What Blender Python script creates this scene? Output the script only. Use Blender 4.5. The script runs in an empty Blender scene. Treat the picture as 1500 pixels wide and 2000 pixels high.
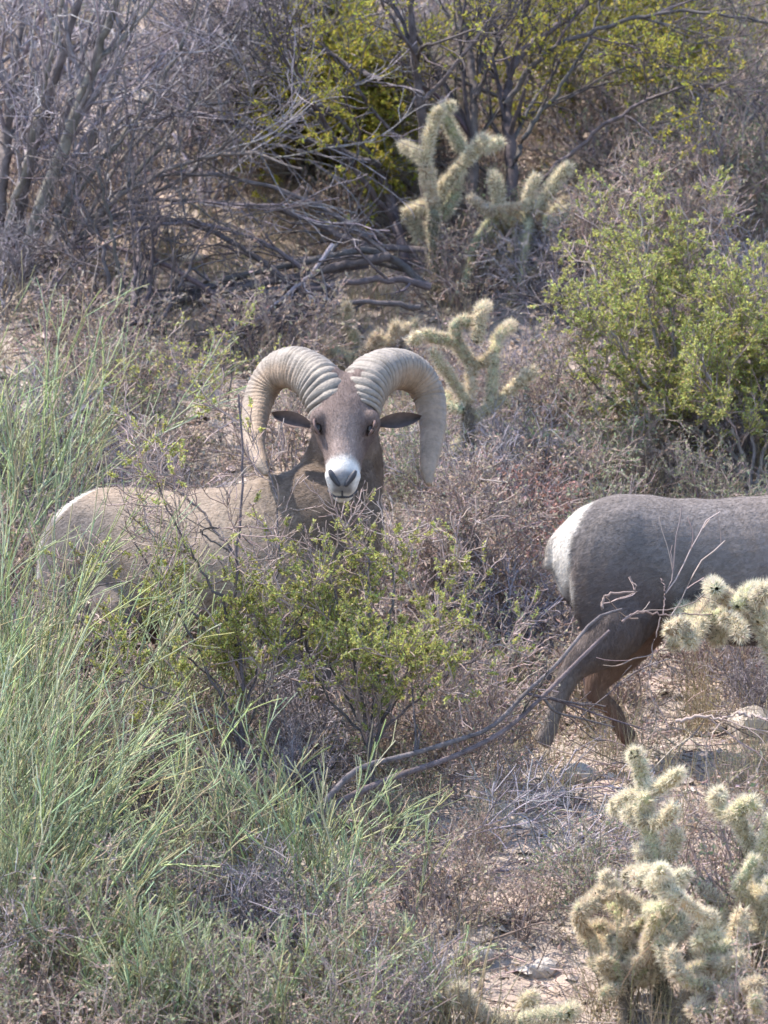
import bpy, math, random
import numpy as np
from mathutils import Vector, Matrix

# ------------------------------------------------------------------ camera, sky, sun, exposure
scene = bpy.context.scene
COL = scene.collection
CAM_D = 24.0                                   # metres to the ram
MPP = 1.45e-3                                  # metres per photo pixel at the ram
W_PX, H_PX = 1500.0, 2000.0
cam_data = bpy.data.cameras.new('camera')
cam = bpy.data.objects.new('camera', cam_data)
COL.objects.link(cam)
cam.location = (0.0, -CAM_D, 0.0)
cam.rotation_euler = (math.radians(90), 0, 0)
cam_data.sensor_fit = 'VERTICAL'
cam_data.sensor_height = 24.0
cam_data.lens = 24.0 / (H_PX * MPP / CAM_D)
cam_data.clip_end = 500.0
cam_data.dof.use_dof = True
cam_data.dof.focus_distance = CAM_D - 0.05
cam_data.dof.aperture_fstop = 6.3
scene.camera = cam

SUN_EL = math.radians(60)
SUN_AZ = math.atan2(-0.86, 0.20)               # clockwise from +Y
sun_dir = Vector((math.sin(SUN_AZ) * math.cos(SUN_EL), math.cos(SUN_AZ) * math.cos(SUN_EL), math.sin(SUN_EL)))
world = bpy.data.worlds.new('World')
scene.world = world
world.use_nodes = True
wn = world.node_tree
sky = wn.nodes.new('ShaderNodeTexSky')
sky.sky_type = 'NISHITA'
sky.sun_disc = False
sky.sun_elevation = SUN_EL
sky.sun_rotation = SUN_AZ
sky.altitude = 600
wn.links.new(sky.outputs[0], wn.nodes['Background'].inputs[0])
wn.nodes['Background'].inputs[1].default_value = 0.15
sun_data = bpy.data.lights.new('sun', 'SUN')
sun_data.energy = 3.2
sun_data.angle = math.radians(0.6)
sun_data.color = (1.0, 0.91, 0.78)
sun_ob = bpy.data.objects.new('sun', sun_data)
COL.objects.link(sun_ob)
sun_ob.location = (-6, 4, 10)
sun_ob.rotation_euler = sun_dir.to_track_quat('Z', 'Y').to_euler()
scene.view_settings.view_transform = 'Standard'
scene.view_settings.look = 'None'
scene.view_settings.exposure = 1.86
scene.view_settings.gamma = 1.0
scene.cycles.filter_width = 1.6
scene.cycles.adaptive_threshold = 0.02
scene.cycles.max_bounces = 4
scene.cycles.diffuse_bounces = 2
scene.cycles.transmission_bounces = 3

RNG = np.random.default_rng(11)

# ------------------------------------------------------------------ helpers
def softplus(v, k):
    return k * np.logaddexp(0.0, v / k)

_waves = [(RNG.uniform(0, 6.28), RNG.uniform(0, 6.28), lam, amp)
          for lam, amp in [(2.6, .035), (1.9, .03), (1.1, .018), (.8, .012), (.45, .008), (.31, .006)]]

def ground_z(x, y):
    x = np.asarray(x, float); y = np.asarray(y, float)
    z = -.81 + .09 * (y + .5) - .26 * softplus(-(y + .6), .25) + .34 * softplus(y - 1.3, .3)
    z = z + .07 * np.exp(-((x - .75) / .6) ** 2 - ((y - .35) / .45) ** 2)
    for a, p, lam, amp in _waves:
        z = z + amp * np.sin((x * math.cos(a) + y * math.sin(a)) * 6.283 / lam + p)
    return z

def P(px, py, Y):
    """photo pixel at depth plane Y -> world point"""
    s = MPP * (Y + CAM_D) / CAM_D
    return np.array([(px - 750.0) * s, Y, (1000.0 - py) * s])

def ground_at(px, py):
    """photo pixel -> the point of the ground it shows"""
    lo, hi = -12.0, 14.0
    for _ in range(50):
        m = (lo + hi) / 2
        q = P(px, py, m)
        if q[2] > ground_z(q[0], q[1]):
            lo = m
        else:
            hi = m
    q = P(px, py, lo)
    q[2] = ground_z(q[0], q[1])
    return q

def norm(v):
    return v / (np.linalg.norm(v, axis=-1, keepdims=True) + 1e-12)

class Geo:
    def __init__(self):
        self.v, self.q, self.t, self.c, self.n = [], [], [], [], 0
    def add(self, v, quads=None, tris=None, col=None):
        v = np.asarray(v, np.float32).reshape(-1, 3)
        if col is None:
            col = np.ones((len(v), 3), np.float32)
        col = np.broadcast_to(np.asarray(col, np.float32), (len(v), 3))
        self.v.append(v); self.c.append(col)
        if quads is not None and len(quads):
            self.q.append(np.asarray(quads, np.int64).reshape(-1, 4) + self.n)
        if tris is not None and len(tris):
            self.t.append(np.asarray(tris, np.int64).reshape(-1, 3) + self.n)
        self.n += len(v)
    def tubes(self, Pt, R, sides=4, col=None):
        """Pt (m,n,3), R (m,n): m tubes of n rings"""
        m, n, _ = Pt.shape
        if m == 0:
            return
        T = norm(np.gradient(Pt, axis=1))
        ref = np.where(np.abs(T[:, :, 2:3]) > .9, np.array([1., 0, 0]), np.array([0, 0, 1.]))
        A = norm(np.cross(T, ref)); B = np.cross(T, A)
        ang = np.arange(sides) * 2 * math.pi / sides
        ring = (A[:, :, None, :] * np.cos(ang)[None, None, :, None] + B[:, :, None, :] * np.sin(ang)[None, None, :, None])
        V = Pt[:, :, None, :] + ring * R[:, :, None, None]
        i = np.arange(sides); j = (i + 1) % sides
        k = np.arange(n - 1)[:, None] * sides
        q = np.stack([k + i, k + j, k + sides + j, k + sides + i], -1).reshape(-1, 4)
        Q = (np.arange(m)[:, None, None] * (n * sides) + q[None]).reshape(-1, 4)
        if col is not None:
            col = np.asarray(col, np.float32)
            if col.ndim == 2:
                col = np.repeat(col, n * sides, axis=0)
        self.add(V.reshape(-1, 3), Q, None, col)
    def leaves(self, C, D, length, width, col=None, rng=RNG):
        """diamond leaves folded along the midrib; C centres, D axes"""
        m = len(C)
        if m == 0:
            return
        D = norm(D)
        N = norm(np.cross(D, norm(rng.normal(size=(m, 3)))))
        S = np.cross(D, N)
        L = np.broadcast_to(np.asarray(length, float), (m,))[:, None]
        Wd = np.broadcast_to(np.asarray(width, float), (m,))[:, None]
        V = np.stack([C, C + D * L * .5 + S * Wd * .5 + N * Wd * .15, C + D * L, C + D * L * .5 - S * Wd * .5 + N * Wd * .15], 1)
        b = np.arange(m)[:, None] * 4
        T = np.concatenate([b + [0, 1, 2], b + [0, 2, 3]], 0)
        if col is not None:
            col = np.repeat(np.asarray(col, np.float32), 4, axis=0)
        self.add(V.reshape(-1, 3), None, T, col)
    def needles(self, C, D, length, width, col=None, rng=RNG):
        m = len(C)
        if m == 0:
            return
        D = norm(D)
        S = norm(np.cross(D, norm(rng.normal(size=(m, 3)))))
        L = np.broadcast_to(np.asarray(length, float), (m,))[:, None]
        V = np.stack([C - S * width * .5, C + S * width * .5, C + D * L], 1)
        T = (np.arange(m)[:, None] * 3 + [0, 1, 2])
        if col is not None:
            col = np.repeat(np.asarray(col, np.float32), 3, axis=0)
        self.add(V.reshape(-1, 3), None, T, col)
    def mesh(self, name, mat, origin=(0, 0, 0), smooth=True):
        V = np.concatenate(self.v) - np.asarray(origin, np.float32)
        C = np.concatenate(self.c)
        q = np.concatenate(self.q) if self.q else np.zeros((0, 4), np.int64)
        t = np.concatenate(self.t) if self.t else np.zeros((0, 3), np.int64)
        me = bpy.data.meshes.new(name)
        me.vertices.add(len(V)); me.vertices.foreach_set('co', V.astype(np.float32).ravel())
        loops = np.concatenate([q.ravel(), t.ravel()]).astype(np.int32)
        me.loops.add(len(loops)); me.loops.foreach_set('vertex_index', loops)
        npoly = len(q) + len(t)
        me.polygons.add(npoly)
        starts = np.concatenate([np.arange(len(q)) * 4, len(q) * 4 + np.arange(len(t)) * 3]).astype(np.int32)
        me.polygons.foreach_set('loop_start', starts)
        me.polygons.foreach_set('use_smooth', np.full(npoly, smooth))
        me.update(calc_edges=True)
        at = me.color_attributes.new('tint', 'FLOAT_COLOR', 'POINT')
        at.data.foreach_set('color', np.concatenate([C, np.ones((len(C), 1), np.float32)], 1).astype(np.float32).ravel())
        me.materials.append(mat)
        return me
    def build(self, name, mat, parent=None, origin=(0, 0, 0), smooth=True, kind=None):
        o = bpy.data.objects.new(name, self.mesh(name, mat, origin, smooth))
        COL.objects.link(o)
        if parent is not None:
            o.parent = parent
        else:
            o.location = origin
        if kind:
            o['kind'] = kind
        return o

def tag(o, label=None, cat=None, group=None, kind=None):
    if label: o['label'] = label
    if cat: o['category'] = cat
    if group: o['group'] = group
    if kind: o['kind'] = kind
    return o

def empty(name, loc, label, cat, group=None):
    o = bpy.data.objects.new(name, None)
    o.empty_display_size = .1
    COL.objects.link(o)
    o.location = [float(c) for c in loc]
    return tag(o, label, cat, group)

def copy_thing(root, loc, rz, sc, label=None, group=None):
    r = root.copy(); COL.objects.link(r)
    r.location = [float(c) for c in loc]; r.rotation_euler = (0, 0, rz); r.scale = (sc, sc, sc)
    if label: r['label'] = label
    if group: r['group'] = group
    for ch in list(root.children):
        c = ch.copy(); COL.objects.link(c); c.parent = r
        for g in list(ch.children):
            d = g.copy(); COL.objects.link(d); d.parent = c
    return r

# ------------------------------------------------------------------ materials
def material(name, base, rough=.85, noise=0., scale=20., bump=0., bump_scale=60., trans=0., var=None, spec=.2, tint=True):
    m = bpy.data.materials.new(name)
    m.use_nodes = True
    nt = m.node_tree
    N, L = nt.nodes, nt.links
    bs = N['Principled BSDF']
    bs.inputs['Roughness'].default_value = rough
    bs.inputs['Specular IOR Level'].default_value = spec
    rgb = N.new('ShaderNodeRGB'); rgb.outputs[0].default_value = (*base, 1)
    out = rgb.outputs[0]
    tc = N.new('ShaderNodeTexCoord')
    if noise:
        nz = N.new('ShaderNodeTexNoise'); nz.inputs['Scale'].default_value = scale; nz.inputs['Detail'].default_value = 6
        L.new(tc.outputs['Object'], nz.inputs['Vector'])
        rm = N.new('ShaderNodeMapRange')
        rm.inputs[1].default_value = .3; rm.inputs[2].default_value = .7
        rm.inputs[3].default_value = 1 - noise; rm.inputs[4].default_value = 1 + noise
        L.new(nz.outputs['Fac'], rm.inputs[0])
        mx = N.new('ShaderNodeVectorMath'); mx.operation = 'SCALE'
        L.new(out, mx.inputs[0]); L.new(rm.outputs[0], mx.inputs['Scale'])
        out = mx.outputs[0]
        if var:
            n2 = N.new('ShaderNodeTexNoise'); n2.inputs['Scale'].default_value = scale * .31; n2.inputs['Detail'].default_value = 4
            L.new(tc.outputs['Object'], n2.inputs['Vector'])
            r2 = N.new('ShaderNodeMapRange'); r2.inputs[1].default_value = .4; r2.inputs[2].default_value = .65
            L.new(n2.outputs['Fac'], r2.inputs[0])
            mm = N.new('ShaderNodeMix'); mm.data_type = 'RGBA'
            L.new(r2.outputs[0], mm.inputs[0]); L.new(out, mm.inputs[6]); mm.inputs[7].default_value = (*var, 1)
            out = mm.outputs[2]
    if tint:
        at = N.new('ShaderNodeAttribute'); at.attribute_name = 'tint'
        mu = N.new('ShaderNodeVectorMath'); mu.operation = 'MULTIPLY'
        L.new(out, mu.inputs[0]); L.new(at.outputs['Color'], mu.inputs[1])
        out = mu.outputs[0]
    L.new(out, bs.inputs['Base Color'])
    if bump:
        bn = N.new('ShaderNodeTexNoise'); bn.inputs['Scale'].default_value = bump_scale; bn.inputs['Detail'].default_value = 8
        L.new(tc.outputs['Object'], bn.inputs['Vector'])
        bp = N.new('ShaderNodeBump'); bp.inputs['Strength'].default_value = bump; bp.inputs['Distance'].default_value = .01
        L.new(bn.outputs['Fac'], bp.inputs['Height']); L.new(bp.outputs[0], bs.inputs['Normal'])
    if trans:
        tr = N.new('ShaderNodeBsdfTranslucent'); L.new(out, tr.inputs['Color'])
        ms = N.new('ShaderNodeMixShader'); ms.inputs[0].default_value = trans
        L.new(bs.outputs[0], ms.inputs[1]); L.new(tr.outputs[0], ms.inputs[2])
        L.new(ms.outputs[0], N['Material Output'].inputs['Surface'])
    return m

M = dict(
    ground=material('stony_soil', (.34, .265, .225), .95, .35, 9, .6, 70, var=(.27, .235, .21), tint=False),
    rock=material('desert_rock', (.34, .30, .27), .9, .3, 14, .5, 60),
    gravel=material('gravel_stone', (.36, .31, .28), .9),
    litter=material('twig_litter', (.30, .24, .20), .9),
    grass=material('dry_straw', (.42, .35, .23), .8, trans=.25),
    bark_dark=material('dark_bark', (.10, .085, .09), .9, .35, 30, .6, 90),
    bark_mid=material('brown_grey_bark', (.15, .13, .125), .9, .45, 22, .7, 60),
    bark_grey=material('grey_bark', (.21, .19, .18), .9, .4, 30, .6, 90),
    dead_wood=material('dead_wood', (.24, .215, .235), .9, .4, 25, .5, 90),
    twig_dry=material('dry_twig', (.28, .22, .205), .9),
    leaf_dry=material('dry_leaf', (.34, .27, .215), .85, trans=.3),
    leaf_creosote=material('creosote_leaf', (.35, .36, .12), .6, trans=.5, spec=.3),
    leaf_palo=material('palo_verde_leaf', (.34, .315, .062), .7, trans=.45),
    leaf_grey=material('grey_green_leaf', (.22, .235, .15), .8, trans=.3),
    stem_green=material('pale_green_stem', (.30, .345, .205), .7, trans=.0),
    cholla=material('cholla_skin', (.33, .29, .19), .8, .2, 40),
    cholla_old=material('cholla_old_bark', (.13, .115, .09), .9, .3, 40, .5, 90),
    spine=material('straw_spine', (.76, .69, .54), .6, trans=.4),
    spine_tan=material('tan_spine', (.66, .56, .42), .6, trans=.35),
    spine_dull=material('greyish_spine', (.50, .49, .40), .7, trans=.35),
    coat=material('ram_coat', (1, 1, 1), .9, .14, 90, .25, 260),
    fur=material('ram_fur', (1, 1, 1), .85, trans=.15),
    horn=material('ram_horn', (1, 1, 1), .62, .18, 60, .35, 160, spec=.35),
    ear=material('ram_ear', (.12, .09, .085), .9, .2, 60),
    eye=material('ram_eye', (.018, .012, .009), .35, spec=.4, tint=False),
    nose=material('ram_nose', (.05, .05, .06), .5, tint=False),
    hoof=material('ram_hoof', (.06, .05, .045), .6, tint=False),
)

# ------------------------------------------------------------------ the hillside
def make_ground():
    xs = np.concatenate([np.linspace(-24, -3.2, 20, endpoint=False), np.linspace(-3.2, 3.2, 130), np.linspace(3.2, 24, 21)[1:]])
    ys = np.concatenate([np.linspace(-32, -4, 20, endpoint=False), np.linspace(-4, 9, 240), np.linspace(9, 24, 20)[1:]])
    X, Y = np.meshgrid(xs, ys)
    Z = ground_z(X, Y)
    near = (np.abs(X) < 3.2) & (Y > -4) & (Y < 9)
    Z = Z + near * RNG.normal(0, .006, X.shape)
    g = Geo()
    nx, ny = len(xs), len(ys)
    i, j = np.meshgrid(np.arange(nx - 1), np.arange(ny - 1))
    a = j * nx + i
    g.add(np.stack([X, Y, Z], -1).reshape(-1, 3), np.stack([a, a + 1, a + nx + 1, a + nx], -1).reshape(-1, 4))
    tag(g.build('hillside', M['ground']), 'stony pinkish tan desert hillside', None, None, 'structure')
make_ground()

def in_view_points(rng, n, ymin=-2.6, ymax=9.0, margin=.9):
    """ground points inside the camera's field"""
    Y = rng.uniform(ymin, ymax, n * 2)
    half = 750 * MPP * (Y + CAM_D) / CAM_D + margin
    X = rng.uniform(-1, 1, n * 2) * half
    return np.stack([X, Y, ground_z(X, Y)], 1)[:n]

# pebbles and litter that nobody could count
def make_gravel():
    rng = np.random.default_rng(3)
    pts = in_view_points(rng, 13000)
    base = np.array([[1, 0, 0], [-.5, .87, 0], [-.5, -.87, 0], [.1, .1, .8], [0.5, 0.87, .3], [0.5, -.87, .25], [-1, 0, .3]])
    tr = np.array([[0, 4, 3], [4, 1, 3], [1, 6, 3], [6, 2, 3], [2, 5, 3], [5, 0, 3]])
    m = len(pts)
    s = rng.lognormal(math.log(.011), .5, m)
    a = rng.uniform(0, 6.28, m)
    V = base[None] * rng.uniform(.6, 1.3, (m, 7, 1)) * s[:, None, None]
    c, sn = np.cos(a)[:, None], np.sin(a)[:, None]
    V = np.stack([V[..., 0] * c - V[..., 1] * sn, V[..., 0] * sn + V[..., 1] * c, V[..., 2]], -1) + pts[:, None, :]
    T = (np.arange(m)[:, None, None] * 7 + tr[None]).reshape(-1, 3)
    col = rng.uniform(.55, 1.35, (m, 1)) * np.array([1, .98, .97]) * rng.uniform(.95, 1.05, (m, 3))
    g = Geo(); g.add(V.reshape(-1, 3), None, T, np.repeat(col, 7, 0))
    tag(g.build('gravel', M['gravel'], smooth=False), 'small pale pebbles strewn over the soil', 'gravel', None, 'stuff')
make_gravel()

# ------------------------------------------------------------------ plant growing
def polylines(rng, S, D, L, n, wiggle=.25, up=0.0, curl=None):
    m = len(S)
    out = np.empty((m, n, 3)); out[:, 0] = S
    d = norm(np.asarray(D, float))
    step = (np.asarray(L, float) / (n - 1))[:, None]
    for i in range(1, n):
        d = norm(d + rng.normal(0, wiggle, (m, 3)) + np.array([0, 0, up]) + (0 if curl is None else curl))
        out[:, i] = out[:, i - 1] + d * step
    return out

def sample(Pt, par, t):
    """points and tangents at parameter t (0-1) on polylines Pt[par]"""
    n = Pt.shape[1]
    f = np.clip(t, 0, .9999) * (n - 1)
    i = f.astype(int); w = (f - i)[:, None]
    a, b = Pt[par, i], Pt[par, i + 1]
    return a * (1 - w) + b * w, norm(b - a)

def kids(rng, Pt, R, per, t0, t1, ang, ang_sd, len_lo, len_hi, rfac, n, wiggle, up, taper=True, cap_r=None):
    m = len(Pt)
    k = m * per if per >= 1 else int(m * per)
    par = np.repeat(np.arange(m), per) if per >= 1 else rng.choice(m, k, False)
    t = rng.uniform(t0, t1, k)
    S, T = sample(Pt, par, t)
    side = norm(np.cross(T, norm(rng.normal(size=(k, 3)))))
    a = rng.normal(ang, ang_sd, k)[:, None]
    D = T * np.cos(a) + side * np.sin(a)
    L = rng.uniform(len_lo, len_hi, k) * (1 - .35 * t if taper else 1)
    n_par = R.shape[1]
    r0 = R[par, np.clip((t * (n_par - 1)).astype(int), 0, n_par - 1)] * rfac
    if cap_r: r0 = np.minimum(r0, cap_r)
    Pk = polylines(rng, S, D, L, n, wiggle, up)
    Rk = r0[:, None] * np.linspace(1, .45, n)[None]
    return Pk, Rk

def tints(rng, k, lo=.7, hi=1.3, hue=.08):
    return rng.uniform(lo, hi, (k, 1)) * (1 + rng.normal(0, hue, (k, 3)))

def leafed(g, rng, Pt, per, t0, length, width, lo=.65, hi=1.35, hue=.08, spread=.9, off=0.0):
    m = len(Pt); k = m * per
    par = np.repeat(np.arange(m), per)
    S, T = sample(Pt, par, rng.uniform(t0, 1, k))
    D = T + rng.normal(0, spread, (k, 3))
    g.leaves(S + rng.normal(0, off, (k, 3)) if off else S, D, rng.uniform(.5, 1.55, k) * length, rng.uniform(.6, 1.4, k) * width, tints(rng, k, lo, hi, hue), rng)

def smooth_path(pts, n):
    """Catmull-Rom through the points"""
    p = np.asarray(pts, float)
    p = np.vstack([2 * p[0] - p[1], p, 2 * p[-1] - p[-2]])
    segs = len(p) - 3
    t = np.linspace(0, segs - 1e-6, n); i = t.astype(int); f = (t - i)[:, None]
    a, b, c, d = p[i], p[i + 1], p[i + 2], p[i + 3]
    return .5 * (2 * b + (c - a) * f + (2 * a - 5 * b + 4 * c - d) * f ** 2 + (3 * b - a - 3 * c + d) * f ** 3)

def traced(stem, Y0, Y1=None, n=14, rng=RNG, rough=.006):
    """photo outline of a stem given its own distance -> polyline"""
    Y1 = Y0 if Y1 is None else Y1
    ys = np.linspace(Y0, Y1, len(stem))
    p = smooth_path([P(x, y, Y) for (x, y), Y in zip(stem, ys)], n)
    p[1:-1] += rng.normal(0, rough, (n - 2, 3))
    return p

# ------------------------------------------------------------------ low shrubs: a few kinds, then copies
def make_shrub(name, label, cat, seed, n_stem=16, h=.34, spread=1.0, r=.004, per1=5, per2=4, leaf_per=5, leaf=(.013, .007),
               twig='twig_dry', leafm='leaf_dry', up=.02, wig=.22, lo=.6, hi=1.4, hue=.07, t0=.25, stems_n=7):
    rng = np.random.default_rng(seed)
    root = empty(name, (0, 0, 0), label, cat)
    az = rng.uniform(0, 6.28, n_stem); tilt = np.abs(rng.normal(0, .55 * spread, n_stem))
    D = np.stack([np.cos(az) * np.sin(tilt), np.sin(az) * np.sin(tilt), np.cos(tilt)], 1)
    S = np.stack([np.cos(az) * .03 * spread, np.sin(az) * .03 * spread, np.full(n_stem, -.03)], 1)
    P0 = polylines(rng, S, D, h * rng.uniform(.7, 1.15, n_stem), stems_n, wig, up)
    R0 = r * rng.uniform(.7, 1.2, (n_stem, 1)) * np.linspace(1, .4, stems_n)[None]
    P1, R1 = kids(rng, P0, R0, per1, .2, .95, .7, .25, .3 * h, .6 * h, .65, 5, wig, up)
    P2, R2 = kids(rng, P1, R1, per2, .15, .95, .75, .3, .12 * h, .34 * h, .7, 4, wig, up)
    R1 = np.maximum(R1, .0012); R2 = np.maximum(R2, .0010)
    g = Geo()
    g.tubes(P0, R0, 4, tints(rng, len(P0), .6, 1.2, .03))
    g.tubes(P1, R1, 3, tints(rng, len(P1), .6, 1.3, .03))
    g.tubes(P2, R2, 3, tints(rng, len(P2), .6, 1.4, .03))
    g.build('stems', M[twig], root, kind='stuff')
    if leaf_per:
        g = Geo()
        leafed(g, rng, P2, leaf_per, t0, *leaf, lo, hi, hue)
        leafed(g, rng, P1, max(1, leaf_per), .5, *leaf, lo, hi, hue)
        g.build('foliage', M[leafm], root, kind='stuff', smooth=False)
    return root

PROTO = {
    'tan': [make_shrub('dry_shrub', 'x', 'shrub', 100 + i, n_stem=14 + 3 * i, h=.30 + .05 * i, leaf_per=4) for i in range(3)],
    'grey': [make_shrub('grey_shrub', 'x', 'shrub', 120 + i, n_stem=16, h=.32 + .05 * i, leafm='leaf_grey', leaf_per=4) for i in range(2)],
    'bare': [make_shrub('bare_shrub', 'x', 'shrub', 140 + i, n_stem=18, h=.34 + .06 * i, leaf_per=0, per1=7, per2=5, twig='dead_wood', wig=.3) for i in range(2)],
    'red': [make_shrub('reddish_shrub', 'x', 'shrub', 160, n_stem=18, h=.3, leaf_per=4, hue=.05)],
}
m_red = material('rusty_leaf', (.40, .22, .18), .85, trans=.3)
for ch in PROTO['red'][0].children:
    if ch.name.startswith('foliage'):
        ch.data.materials[0] = m_red
USED = {}
LABEL = {
    'tan': ('dry shrub with crisp tan leaves', 'tan dry shrubs'),
    'grey': ('shrub with small grey-green leaves', 'grey-green low shrubs'),
    'bare': ('leafless dark twiggy shrub', 'bare twiggy shrubs'),
    'red': ('low shrub with rusty red dried leaves', 'rusty red shrubs'),
}
def place_shrub(kind, q, rz, sc, rng):
    i = int(rng.integers(len(PROTO[kind])))
    root = PROTO[kind][i]
    zone = ('on the slope below the sheep' if q[1] < -.35 else 'on the bench level with the sheep' if q[1] < 1.3 else 'on the slope above the sheep')
    size = 'small ' if sc < .8 else 'large ' if sc > 1.05 else ''
    size += {'tan': ['sparse ', 'rounded ', 'bushy '], 'grey': ['flat-topped ', 'bushy '], 'bare': ['low ', 'tall '], 'red': ['']}[kind][i]
    lab, grp = size + LABEL[kind][0], LABEL[kind][1]
    if (kind, i) not in USED:
        USED[(kind, i)] = 1
        root.location = [float(c) for c in q]; root.rotation_euler = (0, 0, rz); root.scale = (sc,) * 3
        root['label'] = lab; root['group'] = grp
        return root
    return copy_thing(root, q, rz, sc, lab, grp)

def scatter_shrubs():
    rng = np.random.default_rng(21)
    n = 0
    kept = []
    # standing clear of the sheep
    rams = [(np.array([-.95, .62]), np.array([-.05, -.05]), .33), (np.array([.5, .25]), np.array([1.6, .45]), .36)]
    for q in in_view_points(rng, 3600, -2.6, 7.9, .75):
        if n >= 350: break
        ok = True
        for a, b, rad in rams:
            t = np.clip(np.dot(q[:2] - a, b - a) / np.dot(b - a, b - a), 0, 1)
            if np.linalg.norm(a + t * (b - a) - q[:2]) < rad: ok = False
        if any((q[0] - k[0]) ** 2 + (q[1] - k[1]) ** 2 < .15 ** 2 for k in kept): ok = False
        s_ = 750 + q[0] / (MPP * (q[1] + CAM_D) / CAM_D)
        g_ = 1000 - q[2] / (MPP * (q[1] + CAM_D) / CAM_D)
        if -1.3 < q[1] < .5 and 940 < s_ < 1270 and rng.random() < .9: ok = False
        if -2.0 < q[1] < -.6 and 600 < s_ < 1060 and g_ < 1800 and rng.random() < .45: ok = False
        if s_ < 860 and 430 < g_ < 900 and rng.random() < (.93 if s_ > 190 else .6): ok = False       # the heap of fallen limbs
        if q[1] < -1.75 and s_ > 780 and rng.random() < .7: ok = False
        if s_ < 860 and g_ < 430 and rng.random() < .35: ok = False
        if -1.3 < q[1] < .7 and 960 < s_ and rng.random() < .4: ok = False
        if not ok: continue
        kept.append(q)
        py = 1000 - q[2] / (MPP * (q[1] + CAM_D) / CAM_D)
        u = rng.random()
        if s_ > 900 and q[1] < .8:
            kind = 'tan' if u < .62 else 'bare' if u < .82 else 'grey'
        elif s_ < 650 and q[1] > 1.2:
            kind = 'bare' if u < .25 else 'tan' if u < .8 else 'grey'
        elif s_ < 800 and q[1] < -.3:
            kind = 'grey' if u < .62 else 'bare' if u < .75 else 'tan'
        else:
            kind = 'tan' if u < .6 else 'grey' if u < .82 else 'bare'
        sc = rng.uniform(.7, 1.2)
        if -1.3 < q[1] < .7 and s_ > 940: sc *= .5
        if -2.2 < q[1] < -.6 and 600 < s_ < 1080 and g_ < 1830: sc *= .45
        place_shrub(kind, q, rng.uniform(0, 6.28), sc, rng)
        n += 1
    for px, py, sc in [(1010, 990, .9), (1075, 1040, .8), (1030, 930, .7), (960, 1040, .6)]:
        q = ground_at(px, py + 90)
        place_shrub('red', q, rng.uniform(0, 6.28), sc, rng)
scatter_shrubs()

# dry grass and loose twig litter: beyond counting
def make_litter():
    rng = np.random.default_rng(31)
    pts = in_view_points(rng, 34000)
    pts[:, 2] += rng.exponential(.02, 34000)
    D = norm(rng.normal(size=(34000, 3)) * [1, 1, .3] + [0, 0, .06])
    L = rng.lognormal(math.log(.10), .5, 34000)
    Pt = polylines(rng, pts, D, L, 4, .2, 0)
    R = np.full((34000, 4), 1.) * rng.uniform(.0009, .0030, (34000, 1)) * np.linspace(1, .5, 4)
    g = Geo(); g.tubes(Pt, R, 3, tints(rng, 34000, .35, 1.6, .05) * [1, .97, 1.04])
    tag(g.build('twig_litter', M['litter']), 'grey and tan dead twigs littering the hillside', 'twig litter', None, 'stuff')
    # straw tufts
    c = in_view_points(rng, 1200)
    k = 26
    m = len(c) * k
    base = np.repeat(c, k, 0) + np.concatenate([rng.normal(0, .025, (m, 2)), np.zeros((m, 1))], 1)
    az = rng.uniform(0, 6.28, m); tl = np.abs(rng.normal(0, .45, m))
    D = np.stack([np.cos(az) * np.sin(tl), np.sin(az) * np.sin(tl), np.cos(tl)], 1)
    Pt = polylines(rng, base, D, rng.uniform(.08, .26, m), 4, .12, -.05)
    R = rng.uniform(.0008, .0014, (m, 1)) * np.linspace(1, .3, 4)[None]
    g = Geo(); g.tubes(Pt, R, 3, tints(rng, m, .6, 1.25, .05))
    tag(g.build('dry_grass', M['grass']), 'thin tufts of bleached straw grass over the slope', 'dry grass', None, 'stuff')
    # fallen dry leaves
    pts = in_view_points(rng, 38000); pts[:, 2] += .012
    g = Geo()
    g.leaves(pts, rng.normal(size=(38000, 3)) * [1, 1, .5], rng.uniform(.008, .022, 38000), rng.uniform(.005, .012, 38000), tints(rng, 38000, .4, 1.5, .06), rng)
    tag(g.build('leaf_litter', M['leaf_dry'], smooth=False), 'crisp fallen leaves covering the soil between shrubs', 'leaf litter', None, 'stuff')
make_litter()

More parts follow.
